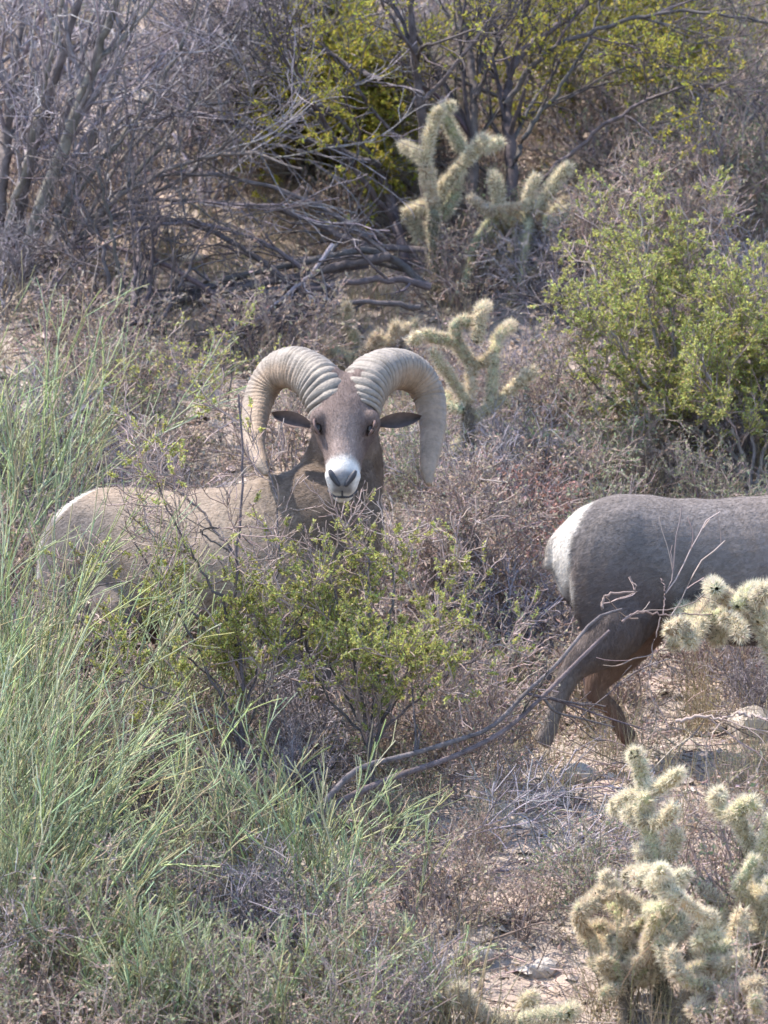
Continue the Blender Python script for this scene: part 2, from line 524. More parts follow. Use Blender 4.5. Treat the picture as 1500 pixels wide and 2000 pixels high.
# ------------------------------------------------------------------ rocks
def make_rock(seed, r):
    rng = np.random.default_rng(seed)
    import bmesh
    bm = bmesh.new()
    bmesh.ops.create_icosphere(bm, subdivisions=3, radius=1)
    V = np.array([v.co for v in bm.verts]); F = np.array([[v.index for v in f.verts] for f in bm.faces])
    bm.free()
    for _ in range(7):                                   # chip flat facets
        n = norm(rng.normal(size=3)); d = rng.uniform(.55, .85)
        over = np.maximum(V @ n - d, 0)
        V = V - over[:, None] * n * .9
    V += .03 * np.sin(V @ rng.normal(size=(3, 3)) * 5)
    V *= np.array([1, rng.uniform(.7, 1), rng.uniform(.45, .75)]) * r
    g = Geo(); g.add(V, None, F, np.array([[1, 1, 1]]))
    return g
def make_rocks():
    rng = np.random.default_rng(41)
    protos = [make_rock(60 + i, .1).mesh('rock', M['rock'], smooth=False) for i in range(5)]
    spots = [(1062, 815, .12, 'pale bluish grey stone beside the branching cholla behind the horned ram'),
             (170, 1775, .13, 'dusky blue-grey stone under the pale green broom stems'),
             (560, 300, .10, 'pale stone below the yellow-green palo verde leaves'),
             (1480, 1445, .12, 'whitish stone below the walking sheep'),
             (1060, 1900, .05, 'flat grey stone at the foot of the short fuzzy cholla'),
             (1420, 385, .13, 'dark stone shaded by the thin upslope creosote'),
             (330, 1800, .09, 'long grey stone beside the broom shrub with spreading sticks')]
    blue = material('bluish_rock', (.24, .27, .30), .9, .3, 14, .4, 60)
    for i, (px, py, r, lab) in enumerate(spots):
        q = ground_at(px, py)
        me = protos[i % 5]
        if i < 2:
            me = me.copy(); me.materials[0] = blue
        o = bpy.data.objects.new('rock', me); COL.objects.link(o)
        o.location = (q[0], q[1], q[2] + r * .15); o.scale = (r / .1,) * 3
        o.rotation_euler = (0, 0, float(rng.uniform(0, 6.28)))
        tag(o, lab, 'rock')
    pts = in_view_points(rng, 75, -2, 7.5, .0)
    for q in pts:
        r = float(rng.lognormal(math.log(.045), .4))
        o = bpy.data.objects.new('rock', protos[int(rng.integers(5))]); COL.objects.link(o)
        o.location = (q[0], q[1], q[2] + r * .15); o.scale = (r / .1,) * 3
        o.rotation_euler = (0, 0, float(rng.uniform(0, 6.28)))
        zone = 'below the sheep' if q[1] < -.35 else 'level with the sheep' if q[1] < 1.3 else 'above the sheep'
        tag(o, ('fist-sized' if r < .045 else 'head-sized') + ' angular tan stone', 'rock', 'loose tan stones')
make_rocks()
# ------------------------------------------------------------------ cholla cacti
def make_cholla(label, base_px, arms, Y=None, r=.017, seed=1, spine='spine', spine_len=.020, jitter=.10, dens=1.0, trunk_n=1, rise=None):
    """arms: traced joints, each a polyline in photo pixels; the first trunk_n are old woody trunk"""
    rng = np.random.default_rng(seed)
    if Y is None:
        b = ground_at(*base_px)
    else:
        b = P(base_px[0], base_px[1], Y); b[2] = ground_z(b[0], Y)
    root = empty('cholla_cactus', b, label, 'cactus', 'cholla cacti on the slope')
    depth = {}
    for k, arm in enumerate(arms):
        key = tuple(arm[0]); y0 = depth.get(key, b[1] if k < trunk_n else b[1] + rng.uniform(-jitter, jitter) * .4)
        if k < trunk_n: y0 = depth.get(key, b[1])
        y1 = y0 + rng.uniform(-jitter, jitter)
        for i_, q_ in enumerate(arm):
            depth.setdefault(tuple(q_), y0 + (y1 - y0) * i_ / max(1, len(arm) - 1))
        p = traced(arm, y0, y1, 16, rng, .002)
        L = np.linalg.norm(np.diff(p, axis=0), axis=1).sum()
        rr = r * rng.uniform(.85, 1.1) * (1.0 if k >= trunk_n else 1.15)
        n = max(10, int(L / .006)); n = min(n, 60)
        p = smooth_path(p, n)
        u = np.linspace(0, 1, n)
        prof = np.minimum(1, np.sqrt(np.clip(u * 14, .15, 1))) * np.minimum(1, np.sqrt(np.clip((1 - u) * 9, .04, 1))) * (1 + .06 * np.sin(u * 19))
        # tubercles: knobby rings
        sides = 10
        T = norm(np.gradient(p, axis=0))
        A = norm(np.cross(T, [0, 1., .1])); B = np.cross(T, A)
        ang = np.arange(sides) * 2 * math.pi / sides
        ii, jj = np.meshgrid(np.arange(n), np.arange(sides), indexing='ij')
        tub = 1 + .22 * np.where((ii + jj) % 2 == 0, 1, -1) * (.5 if k < trunk_n else 1)
        rad = rr * prof[:, None] * tub
        V = p[:, None] + (A[:, None] * np.cos(ang)[None, :, None] + B[:, None] * np.sin(ang)[None, :, None]) * rad[..., None]
        i = np.arange(sides); j = (i + 1) % sides; kk = np.arange(n - 1)[:, None] * sides
        Q = np.stack([kk + i, kk + j, kk + sides + j, kk + sides + i], -1).reshape(-1, 4)
        g = Geo(); g.add(V.reshape(-1, 3), Q, None, np.repeat(tints(rng, 1, .8, 1.2, .06), n * sides, 0))
        cap = [[(n - 1) * sides + a_, (n - 1) * sides + (a_ + 1) % sides, (n - 1) * sides] for a_ in range(1, sides - 1)]
        g.t.append(np.array(cap))
        o = g.build('trunk' if k < trunk_n else 'joint', M['cholla_old'] if k < trunk_n else M['cholla'], root, origin=b)
        # spines
        m = int(L * 8000 * dens * (.55 if k < trunk_n else 1)) + 60
        f = rng.uniform(0, n - 1.001, m); fi = f.astype(int); w = (f - fi)[:, None]
        a = rng.uniform(0, 6.283, m)
        rad_dir = A[fi] * np.cos(a)[:, None] + B[fi] * np.sin(a)[:, None]
        c = p[fi] * (1 - w) + p[fi + 1] * w
        endf = np.clip((f / (n - 1) - .88) * 8, 0, 1)[:, None]
        D = rad_dir + T[fi] * (rng.uniform(-.2, .7, (m, 1)) + endf * 1.4) + rng.normal(0, .35, (m, 3))
        g = Geo()
        g.needles(c + rad_dir * (rr * prof[fi])[:, None] * .85, D, rng.uniform(.55, 1.3, m) * spine_len, .0021,
                  tints(rng, m, .75, 1.15, .04) * (1 if k >= trunk_n else .7), rng)
        g.build('spines', M[spine], o, origin=b, kind='stuff', smooth=False)
    return root

make_cholla('tall forked cholla with pale spiny arms under the palo verde', (852, 590),
    [[(852, 592), (850, 520), (846, 450), (846, 398)],
     [(846, 398), (838, 350), (829, 314)], [(829, 314), (805, 295), (785, 282)], [(829, 314), (838, 270), (852, 226), (862, 210)],
     [(862, 212), (882, 208)], [(866, 222), (886, 262), (908, 299)], [(848, 390), (878, 352), (908, 318)], [(908, 318), (930, 290), (950, 268)],
     [(940, 290), (978, 276)], [(848, 400), (822, 404), (790, 415)], [(790, 415), (812, 440), (826, 480)], [(850, 430), (880, 400), (895, 350)]],
    r=.017, seed=3, spine_len=.022)
make_cholla('stubby cholla with upright fuzzy arms beside the drooping cholla', (1045, 590),
    [[(1045, 592), (1040, 500), (1038, 410)],
     [(1038, 418), (1000, 420), (978, 405), (972, 370), (962, 336)], [(1030, 415), (1034, 380), (1047, 342)], [(1042, 412), (1070, 380), (1092, 345), (1112, 322)],
     [(1060, 430), (1085, 420), (1096, 400)], [(1070, 430), (1110, 425), (1122, 400)], [(1060, 440), (1095, 445), (1108, 430)]],
    r=.018, seed=4, spine_len=.021, spine='spine')
droop = []
rg = np.random.default_rng(77)
for k in range(16):
    sx = 1000 + rg.uniform(-50, 60); ex = sx + rg.uniform(-55, 55); ey = rg.uniform(490, 575)
    droop.append([(1000, 455), ((sx + 1000) / 2, 425 + rg.uniform(-8, 12)), (sx + (ex - sx) * .5, 455 + rg.uniform(-12, 12)), (ex, ey)])
make_cholla('drooping greyish cholla with hanging chains of joints', (1000, 605), [[(1000, 607), (1002, 530), (1000, 455)]] + droop, r=.0125, seed=5, spine='spine_dull', spine_len=.014, jitter=.22, dens=.8)
make_cholla('bony branching cholla with pale knobs just behind the horned ram', (916, 985),
    [[(918, 990), (914, 900), (914, 840), (916, 790)],
     [(916, 790), (890, 750), (866, 718), (842, 684)], [(916, 790), (918, 750), (922, 712)], [(922, 712), (905, 690), (890, 664)], [(890, 664), (860, 662), (826, 650)],
     [(826, 650), (812, 664), (800, 658)], [(922, 712), (950, 706), (966, 688)], [(966, 688), (972, 660), (988, 640)], [(988, 640), (1002, 634)],
     [(890, 664), (888, 640), (905, 626), (925, 630)], [(930, 668), (936, 640), (938, 606)], [(938, 606), (950, 596)], [(966, 690), (962, 740), (958, 792)],
     [(922, 818), (958, 796), (990, 770)], [(990, 770), (1016, 745), (1046, 722)], [(905, 800), (880, 790), (868, 766)], [(914, 850), (892, 870), (884, 900)]],
    r=.0155, seed=6, spine_len=.018, dens=1., spine='spine_tan')
make_cholla('low pale cholla peeping up behind the ram horns', (705, 760),
    [[(705, 770), (702, 720), (698, 690)], [(698, 690), (688, 650), (672, 604)], [(672, 604), (680, 596)], [(700, 700), (730, 672), (738, 650)], [(730, 672), (765, 660), (772, 630)], [(702, 700), (660, 690), (640, 668)], [(772, 650), (800, 640), (815, 628)]],
    r=.0155, seed=16, spine_len=.018, spine='spine_tan')
make_cholla('sunlit cholla with bright knobbly crown below the walking sheep', (1290, 1985),
    [[(1292, 2000), (1290, 1900), (1292, 1800), (1286, 1700)], [(1286, 1700), (1272, 1640), (1264, 1590), (1262, 1540)], [(1262, 1540), (1252, 1508), (1246, 1480)], [(1246, 1480), (1236, 1472)],
     [(1262, 1545), (1295, 1532), (1332, 1508)], [(1262, 1548), (1235, 1555), (1208, 1568)], [(1208, 1568), (1204, 1582)], [(1264, 1590), (1252, 1570), (1268, 1556)], [(1270, 1610), (1300, 1600), (1318, 1572)],
     [(1268, 1600), (1238, 1598), (1226, 1580)], [(1286, 1700), (1310, 1660), (1322, 1620)], [(1290, 1790), (1240, 1765), (1195, 1735), (1180, 1706)], [(1286, 1700), (1262, 1680), (1248, 1650)], [(1290, 1830), (1320, 1830), (1336, 1808)]],
    r=.0165, seed=7, spine_len=.02)
make_cholla('leaning pale cholla with a double-knobbed top', (1395, 1990),
    [[(1392, 2005), (1400, 1940), (1406, 1890), (1428, 1852)], [(1428, 1852), (1460, 1830), (1488, 1800)], [(1488, 1800), (1490, 1740), (1478, 1684)], [(1478, 1684), (1462, 1640), (1440, 1592)], [(1440, 1592), (1456, 1572), (1478, 1566)],
     [(1440, 1592), (1418, 1590), (1398, 1562)], [(1398, 1562), (1404, 1548)], [(1480, 1684), (1500, 1640), (1512, 1590)], [(1428, 1852), (1404, 1820), (1396, 1790)], [(1488, 1800), (1520, 1770), (1530, 1720)]],
    r=.018, seed=8, spine_len=.02)
make_cholla('woolly cholla reaching across the belly of the walking sheep', (1545, 1500),
    [[(1545, 1520), (1535, 1420), (1525, 1330)], [(1525, 1330), (1500, 1250), (1470, 1200)], [(1470, 1200), (1430, 1178), (1396, 1148)], [(1470, 1200), (1420, 1200), (1362, 1208)], [(1362, 1208), (1330, 1232), (1312, 1262)],
     [(1362, 1208), (1340, 1196), (1328, 1186)], [(1410, 1200), (1438, 1220), (1452, 1246)], [(1470, 1195), (1485, 1160), (1512, 1146)], [(1400, 1150), (1388, 1142)], [(1372, 1214), (1352, 1240), (1346, 1254)], [(1440, 1185), (1460, 1158), (1486, 1150)], [(1420, 1200), (1412, 1232), (1396, 1252)], [(1362, 1208), (1385, 1172), (1420, 1160)], [(1480, 1215), (1500, 1200), (1530, 1200)], [(1345, 1225), (1322, 1222), (1308, 1236)]],
    Y=-.12, r=.019, seed=9, spine_len=.022, jitter=.16)
make_cholla('short fuzzy cholla with rounded pale joints in dry grass', (1010, 2040),
    [[(1010, 2060), (1014, 2020), (1016, 1990)], [(1016, 1990), (1030, 1960), (1040, 1945)], [(1016, 1995), (1060, 1985), (1108, 1982)], [(1016, 2000), (960, 1990), (905, 1950), (885, 1925)], [(905, 1950), (860, 1955), (820, 1968)], [(1108, 1982), (1120, 1970)]],
    r=.020, seed=10, spine_len=.02)
make_cholla('small sprawling cholla tangled in broom stems', (250, 1930),
    [[(250, 1960), (248, 1900), (246, 1860)], [(246, 1860), (240, 1810), (236, 1780)], [(246, 1860), (275, 1850), (300, 1866)], [(248, 1890), (200, 1880), (170, 1866)], [(246, 1880), (300, 1900), (340, 1895)]],
    r=.013, seed=12, spine='spine', spine_len=.015)

def tangle(label, base, top, half, n, seed, spine, r=.014, Y=None):
    """a dense bushy cholla: many short joints forking from joint to joint"""
    rg = np.random.default_rng(seed)
    bx, by = base
    arms = [[(bx, by + 15), (bx + rg.uniform(-10, 10), (by + top) / 2 + 40), (bx + rg.uniform(-20, 20), (by + top) / 2 - 10)]]
    nodes = [arms[0][1], arms[0][2]]
    for k in range(n):
        x, y = nodes[int(rg.integers(max(0, len(nodes) - 9), len(nodes)))]
        a = rg.normal(0, .85) - .5 * (x - bx) / half; L = rg.uniform(48, 95)
        q = (x + math.sin(a) * L, max(top + rg.uniform(0, 30), y - math.cos(a) * L * .8))
        arms.append([(x, y), ((x + q[0]) / 2 + rg.uniform(-8, 8), (y + q[1]) / 2 + rg.uniform(2, 12)), q]); nodes.append(q)
        if rg.random() < .3: nodes.append(arms[0][int(rg.integers(1, 3))])
    return make_cholla(label, base, arms, Y=Y, r=r, seed=seed, spine=spine, spine_len=.018, jitter=.14, dens=.8)
tangle('tangled tan cholla crowding the foot of the sunlit cholla', (1215, 2030), 1720, 140, 30, 401, 'spine_tan', .0155)
tangle('bushy tan cholla between the sunlit and the leaning cholla', (1345, 2040), 1690, 130, 32, 402, 'spine', .016)
tangle('thick straw-coloured cholla behind the leaning cholla', (1490, 1930), 1640, 110, 20, 403, 'spine')
tangle('short bristly cholla below the leaning cholla', (1440, 2090), 1840, 130, 24, 404, 'spine_tan', .016)
tangle('bushy upslope cholla tucked against the stubby cholla', (1085, 600), 380, 90, 20, 405, 'spine_tan', .013)

# ------------------------------------------------------------------ trees
def make_tree(name, label, base_px, stems, radii, seed, bark, leafm=None, per1=7, per2=6, per3=5, l1=(.35, .8), l2=(.15, .4), l3=(.06, .16), leaf_per=0,
              leaf=(.012, .006), depth=.5, up=.03, wig=.14, lo=.6, hi=1.4, crown_filter=None, cat='tree', Yoff=0., t1=.25, group=None, twig=None):
    rng = np.random.default_rng(seed)
    b = ground_at(*base_px)
    if Yoff:
        b[1] += Yoff; b[2] = ground_z(b[0], b[1])
    root = empty(name, b, label, cat, group)
    P0, R0 = [], []
    for st, r in zip(stems, radii):
        y1 = b[1] + rng.uniform(-depth, depth)
        p = traced(st, b[1], y1, 26, rng, .0035); P0.append(p); R0.append(r * np.linspace(1, .38, 26))
        g = Geo(); g.tubes(p[None], (r * np.linspace(1, .38, 26) * (1 + .03 * rng.normal(size=26)))[None], 8, tints(rng, 1, .85, 1.2, .03))
        g.build('trunk' if r > .012 else 'limb', M[bark], root, origin=b)
    P0, R0 = np.array(P0), np.array(R0)
    P1, R1 = kids(rng, P0, R0, per1, t1, 1, .6, .25, *l1, .55, 9, wig, up, cap_r=.009)
    P2, R2 = kids(rng, P1, R1, per2, .15, 1, .65, .25, *l2, .6, 6, wig * 1.2, up, cap_r=.0045)
    P3, R3 = kids(rng, P2, R2, per3, .15, 1, .7, .3, *l3, .7, 4, wig * 1.3, up, cap_r=.0025)
    R2 = np.maximum(R2, .0016); R3 = np.maximum(R3, .0012)
    g = Geo()
    g.tubes(P1, R1, 5, tints(rng, len(P1), .7, 1.25, .03)); g.tubes(P2, R2, 4, tints(rng, len(P2), .7, 1.3, .03)); g.tubes(P3, R3, 3, tints(rng, len(P3), .7, 1.4, .03))
    g.build('branches', M[twig or bark], root, origin=b, kind='stuff')
    if leaf_per:
        if crown_filter is not None:
            mid = P3[:, 2]
            s = MPP * (mid[:, 1] + CAM_D) / CAM_D
            keep = rng.random(len(mid)) < crown_filter(750 + mid[:, 0] / s, 1000 - mid[:, 2] / s)
            P3 = P3[keep]
        g = Geo(); leafed(g, rng, P3, leaf_per, .1, *leaf, lo, hi, .08)
        g.build('crown', M[leafm], root, origin=b, kind='stuff', smooth=False)
    return root

# palo verde with dark stems; its leaves gather in two loose clouds
def palo_density(x, y):
    a = np.exp(-(((x - 640) / 110) ** 2 + ((y - 230) / 170) ** 2) * .9)
    b = np.exp(-(((x - 1190) / 190) ** 2 + ((y - 110) / 150) ** 2) * .9)
    c = np.exp(-(((x - 780) / 200) ** 2 + ((y - 40) / 90) ** 2) * .9) * .6
    return np.clip(1.35 * np.maximum(np.maximum(a, b), c) - .12, 0, 1)
make_tree('palo_verde_tree', 'dark many-stemmed palo verde with thin yellow-green leaf clouds', (870, 545),
    [[(800, 545), (770, 430), (742, 325), (700, 240), (640, 120), (560, 40), (470, -60)],
     [(842, 545), (832, 380), (820, 200), (806, 60), (790, -80)],
     [(925, 545), (921, 380), (924, 220), (914, 100), (880, -60)],
     [(1002, 545), (1000, 340), (990, 200), (1012, 110), (1090, 48), (1220, -40)],
     [(990, 200), (1060, 110), (1180, 55), (1330, 22), (1520, 48)],
     [(742, 325), (660, 295), (540, 262), (420, 232), (310, 212), (225, 236)],
     [(745, 160), (690, 130), (610, 85), (540, 20), (500, -30)],
     [(925, 200), (960, 120), (985, 40), (1010, -40)],
     [(1000, 330), (1040, 240), (1100, 160), (1160, 60), (1180, -40)],
     [(770, 430), (700, 340), (640, 250), (590, 160), (560, 80)],
     [(1002, 420), (1080, 330), (1190, 240), (1300, 180), (1420, 160)],
     [(742, 325), (640, 215), (520, 200), (390, 205)]],
    [.021, .023, .026, .024, .011, .012, .010, .010, .010, .011, .010, .008], 51, 'bark_dark', 'leaf_palo', per1=9, per2=6, per3=5, leaf_per=20, leaf=(.014, .007), depth=.7, crown_filter=palo_density)

# second palo verde further up, filling the yellow-green haze of leaves
def cloud_a(x, y):
    return np.clip(1.9 * np.exp(-(((x - 630) / 125) ** 2 + ((y - 240) / 180) ** 2)) - .1, 0, 1)
make_tree('palo_verde_shrub', 'bushy young palo verde full of small yellow leaves upslope', (640, 395),
    [[(640, 395), (620, 300), (580, 210), (550, 130)], [(640, 395), (650, 280), (660, 170), (665, 60)], [(645, 395), (680, 310), (705, 240), (720, 160)], [(640, 395), (600, 340), (560, 290), (530, 240)],
     [(640, 395), (640, 300), (610, 190), (600, 80)], [(645, 395), (690, 350), (720, 310), (735, 280)]],
    [.010, .011, .010, .009, .010, .008], 52, 'bark_grey', 'leaf_palo', per1=15, per2=8, per3=7, l1=(.2, .5), leaf_per=26, leaf=(.019, .0095), crown_filter=cloud_a, Yoff=-.1, cat='shrub')
make_tree('palo_verde_shrub', 'olive young palo verde behind the thin stems of the taller one', (1150, 330),
    [[(1150, 330), (1120, 220), (1090, 110), (1080, 0)], [(1150, 330), (1160, 200), (1180, 80), (1190, -40)], [(1155, 330), (1220, 220), (1270, 120), (1300, 20)], [(1155, 330), (1250, 260), (1330, 190), (1390, 140)],
     [(1150, 330), (1090, 260), (1050, 200), (1030, 120)], [(1150, 330), (1200, 200), (1230, 100), (1250, -20)]],
    [.011, .012, .011, .010, .009, .010], 53, 'bark_grey', 'leaf_palo', per1=10, per2=6, per3=5, l1=(.2, .55), leaf_per=18, leaf=(.014, .007), Yoff=.3, cat='shrub', lo=.5, hi=1.1)

# bare grey tree with leaning stems
make_tree('ironwood_tree', 'bare grey tree with a fan of leaning stems and fine twigs', (40, 560),
    [[(10, 560), (30, 420), (70, 270), (115, 130), (170, -60)], [(40, 560), (75, 420), (125, 280), (190, 110), (250, -60)], [(60, 560), (130, 400), (190, 245), (240, 110), (290, -60)],
     [(-10, 560), (0, 380), (20, 200), (50, -60)], [(20, 560), (40, 420), (60, 250), (90, 100), (120, -60)], [(-30, 560), (-40, 350), (-30, 150), (0, -60)],
     [(60, 560), (160, 470), (260, 400), (380, 330), (480, 250)], [(60, 560), (180, 440), (300, 300), (400, 160), (480, 20)], [(50, 560), (150, 380), (260, 240), (350, 100), (400, -40)],
     [(30, 560), (60, 440), (100, 320), (150, 150), (210, -60)], [(0, 560), (20, 430), (50, 330), (85, 170), (140, -60)], [(70, 560), (170, 430), (330, 330), (470, 300), (590, 330)], [(60, 560), (140, 470), (280, 260), (420, 200), (560, 190)]],
    [.030, .030, .020, .030, .024, .028, .012, .012, .012, .014, .016, .010, .009], 54, 'bark_mid', per1=7, per2=6, per3=4, twig='dead_wood', l1=(.4, .9), l2=(.2, .5), depth=.5, wig=.16)

# dark brush: leafless shrubs with upright stems and the fallen limbs
make_tree('dead_shrub', 'dead dark shrub with upright stems in the fallen branches', (255, 690),
    [[(255, 690), (262, 560), (270, 470), (250, 380)], [(262, 690), (290, 580), (300, 470), (310, 400)], [(250, 690), (215, 560), (195, 470), (160, 400)], [(258, 690), (240, 570), (215, 430), (190, 330)],
     [(265, 690), (330, 600), (370, 520), (420, 430)], [(250, 690), (190, 620), (150, 540), (120, 460)]],
    [.012, .011, .010, .010, .009, .009], 55, 'bark_dark', per1=6, per2=4, per3=3, l1=(.2, .5), cat='shrub')
make_tree('dead_shrub', 'dense tangle of dead grey twigs up the slope behind fallen limbs', (400, 420),
    [[(400, 420), (370, 330), (330, 240), (300, 150)], [(400, 420), (420, 300), (430, 190), (440, 90)], [(405, 420), (440, 330), (450, 240), (440, 150)], [(400, 420), (330, 360), (260, 310), (200, 280)], [(400, 420), (440, 360), (460, 320), (480, 300)], [(398, 420), (390, 280), (370, 170), (340, 50)]],
    [.009] * 6, 56, 'dead_wood', per1=12, per2=6, per3=3, l1=(.25, .6), l2=(.15, .4), cat='shrub', depth=.8, wig=.22)

def make_branch(label, paths, r, seed, Y, Y1=None, bark='dead_wood', per=6, per2=4, name='dead_branch', group='fallen dead branches', depth_of=None):
    rng = np.random.default_rng(seed)
    Y1 = Y if Y1 is None else Y1
    P0 = np.array([traced(p, Y, Y1 + rng.uniform(-.12, .12), 24, rng, .0025) for p in paths])
    if depth_of:
        P0 = np.array([smooth_path([P(x, y, depth_of(x)) for x, y in p], 24) for p in paths])
    R0 = np.array([r * np.linspace(1, .4, 24) * (1, .9, .45, .4, .4)[min(i, 4)] for i in range(len(paths))])
    b = P0[0, 0].copy()
    root = empty(name, b, label, 'branch', group)
    for p, rr in zip(P0, R0):
        g = Geo(); g.tubes(p[None], (rr * (1 + .03 * rng.normal(size=24)))[None], 7, tints(rng, 1, .8, 1.25, .03)); g.build('limb', M[bark], root, origin=b)
    P1, R1 = kids(rng, P0, R0, per, .1, 1, .55, .2, .12, .4, .5, 7, .15, 0, cap_r=.006)
    P2, R2 = kids(rng, P1, R1, per2, .2, 1, .6, .2, .06, .18, .6, 5, .18, 0)
    g = Geo(); g.tubes(P1, np.maximum(R1, .0018), 4, tints(rng, len(P1), .7, 1.4, .03)); g.tubes(P2, np.maximum(R2, .0013), 3, tints(rng, len(P2), .7, 1.4, .03))
    g.build('twigs', M[bark], root, origin=b, kind='stuff')
    return root
yb = float(ground_at(500, 640)[1])
BR = [
    ('long arching dead limb lying over the tangle of fallen branches', [[(830, 490), (700, 474), (640, 448), (560, 415), (440, 396), (300, 390), (215, 415)]], .013, .5, .7),
    ('dark dead limb sweeping low from the base of the palo verde', [[(835, 560), (740, 492), (620, 506), (440, 545), (345, 592), (300, 630)]], .015, .2, .0),
    ('thick dead limb stretched flat along the foot of the brush', [[(760, 500), (560, 545), (420, 572), (240, 606), (110, 640), (30, 660)]], .017, .1, -.1),
    ('pale broken dead limb propped across the dark branches', [[(650, 478), (600, 545), (540, 590), (470, 650), (400, 700)]], .008, .0, -.2),
    ('forked dead limb with straggling twigs under the drooping cholla', [[(840, 560), (760, 545), (640, 560), (520, 600), (430, 650)], [(640, 560), (560, 560), (470, 590)]], .014, .1, -.1),
    ('thin dead limb leaning from the heap toward the bare grey tree', [[(720, 520), (560, 540), (400, 565), (290, 566), (200, 560)]], .008, .3, .3),
    ('crooked dead limb half buried at the edge of the heap', [[(820, 600), (700, 590), (590, 610), (500, 640), (380, 655)], [(590, 610), (540, 650), (500, 690)]], .010, -.1, -.2),
    ('slender dead limb curving through the middle of the heap', [[(800, 530), (690, 510), (560, 520), (420, 560), (330, 610), (250, 650)]], .007, .2, .1),
    ('arched dead limb springing over the dead dark shrub', [[(600, 580), (450, 470), (300, 425), (150, 470), (30, 560)]], .011, .0, .1),
    ('high arching dead limb above the rest of the heap', [[(820, 545), (660, 425), (480, 352), (330, 342), (215, 378)]], .010, .3, .5),
    ('long low dead limb bowed under the bare grey tree', [[(520, 650), (340, 525), (200, 482), (60, 505), (-30, 560)]], .010, -.1, .2),
    ('bowed dead limb looping down toward the broom sticks', [[(710, 650), (560, 500), (400, 440), (260, 452), (130, 530), (90, 610)]], .009, .1, .0),
    ('flat dead limb along the broom side of the heap', [[(430, 705), (300, 640), (160, 622), (10, 645)]], .012, -.2, -.2),
    ('dead limb rising steeply out of the fallen heap', [[(470, 660), (560, 580), (640, 500), (690, 440)]], .008, -.1, .2),
]
for i, (lab, paths, r, dy0, dy1) in enumerate(BR):
    make_branch(lab, paths, r, 300 + i, yb - .35 + dy0, yb - .35 + dy1, 'dead_wood' if i == 3 else 'bark_dark', per=9, per2=4)
make_branch('two long curved dead stems arching up beside the walking sheep', [[(560, 1650), (640, 1580), (760, 1522), (880, 1480), (980, 1430), (1060, 1360), (1140, 1280), (1190, 1232)], [(560, 1650), (640, 1560), (700, 1502), (790, 1477), (880, 1450), (960, 1420), (1025, 1355), (1090, 1295), (1160, 1212), (1215, 1190)],
            [(1060, 1361), (1085, 1390), (1130, 1402), (1200, 1420)], [(1026, 1354), (1100, 1372), (1180, 1400), (1260, 1425)]], .011, 320, -.95, -.6, 'bark_dark', per=2, per2=3, depth_of=lambda x: np.interp(x, [560, 1200], [-1.25, -.62]))
make_branch('thin silvery twig spray looping before the white-rumped flank', [[(1175, 1190), (1185, 1160), (1240, 1155), (1230, 1125)], [(1215, 1215), (1250, 1195), (1310, 1200), (1390, 1200)], [(1290, 1205), (1270, 1300), (1262, 1420)], [(1295, 1200), (1300, 1150), (1290, 1130)]], .0045, 321, -.2, -.2, 'twig_dry', per=2, per2=2)
make_branch('bleached stick lying below the feet of the walking sheep', [[(1320, 1408), (1370, 1400), (1410, 1403), (1440, 1392)], [(1440, 1392), (1480, 1400), (1520, 1410)]], .0055, 322, -.75, -.75, 'twig_dry', per=3, per2=2)
make_branch('dark twiggy limb in the shade between the chollas', [[(780, 1720), (900, 1712), (1000, 1700), (1090, 1670), (1150, 1640)], [(1000, 1700), (1060, 1690), (1160, 1660)], [(740, 1700), (860, 1650), (980, 1600), (1060, 1570)]], .006, 323, -1.25, -1.15, 'dead_wood', per=12, per2=6)

# ------------------------------------------------------------------ creosote shrubs
def creosote(label, base_px, stems, radii, seed, Yoff=0., per1=8, per2=6, per3=4, leaf_per=7, leaf=(.011, .006), filt=None, l1=(.12, .34), l2=(.06, .18), l3=(.03, .08), depth=.16, lo=.55, hi=1.5, leafm='leaf_creosote', bark='bark_dark', t1=.2, group='creosote bushes', twig='twig_dry'):
    return make_tree('creosote_bush', label, base_px, stems, radii, seed, bark, leafm, per1, per2, per3, l1, l2, l3, leaf_per, leaf, depth, .05, .16, lo, hi, filt, 'shrub', Yoff, t1, group, twig)

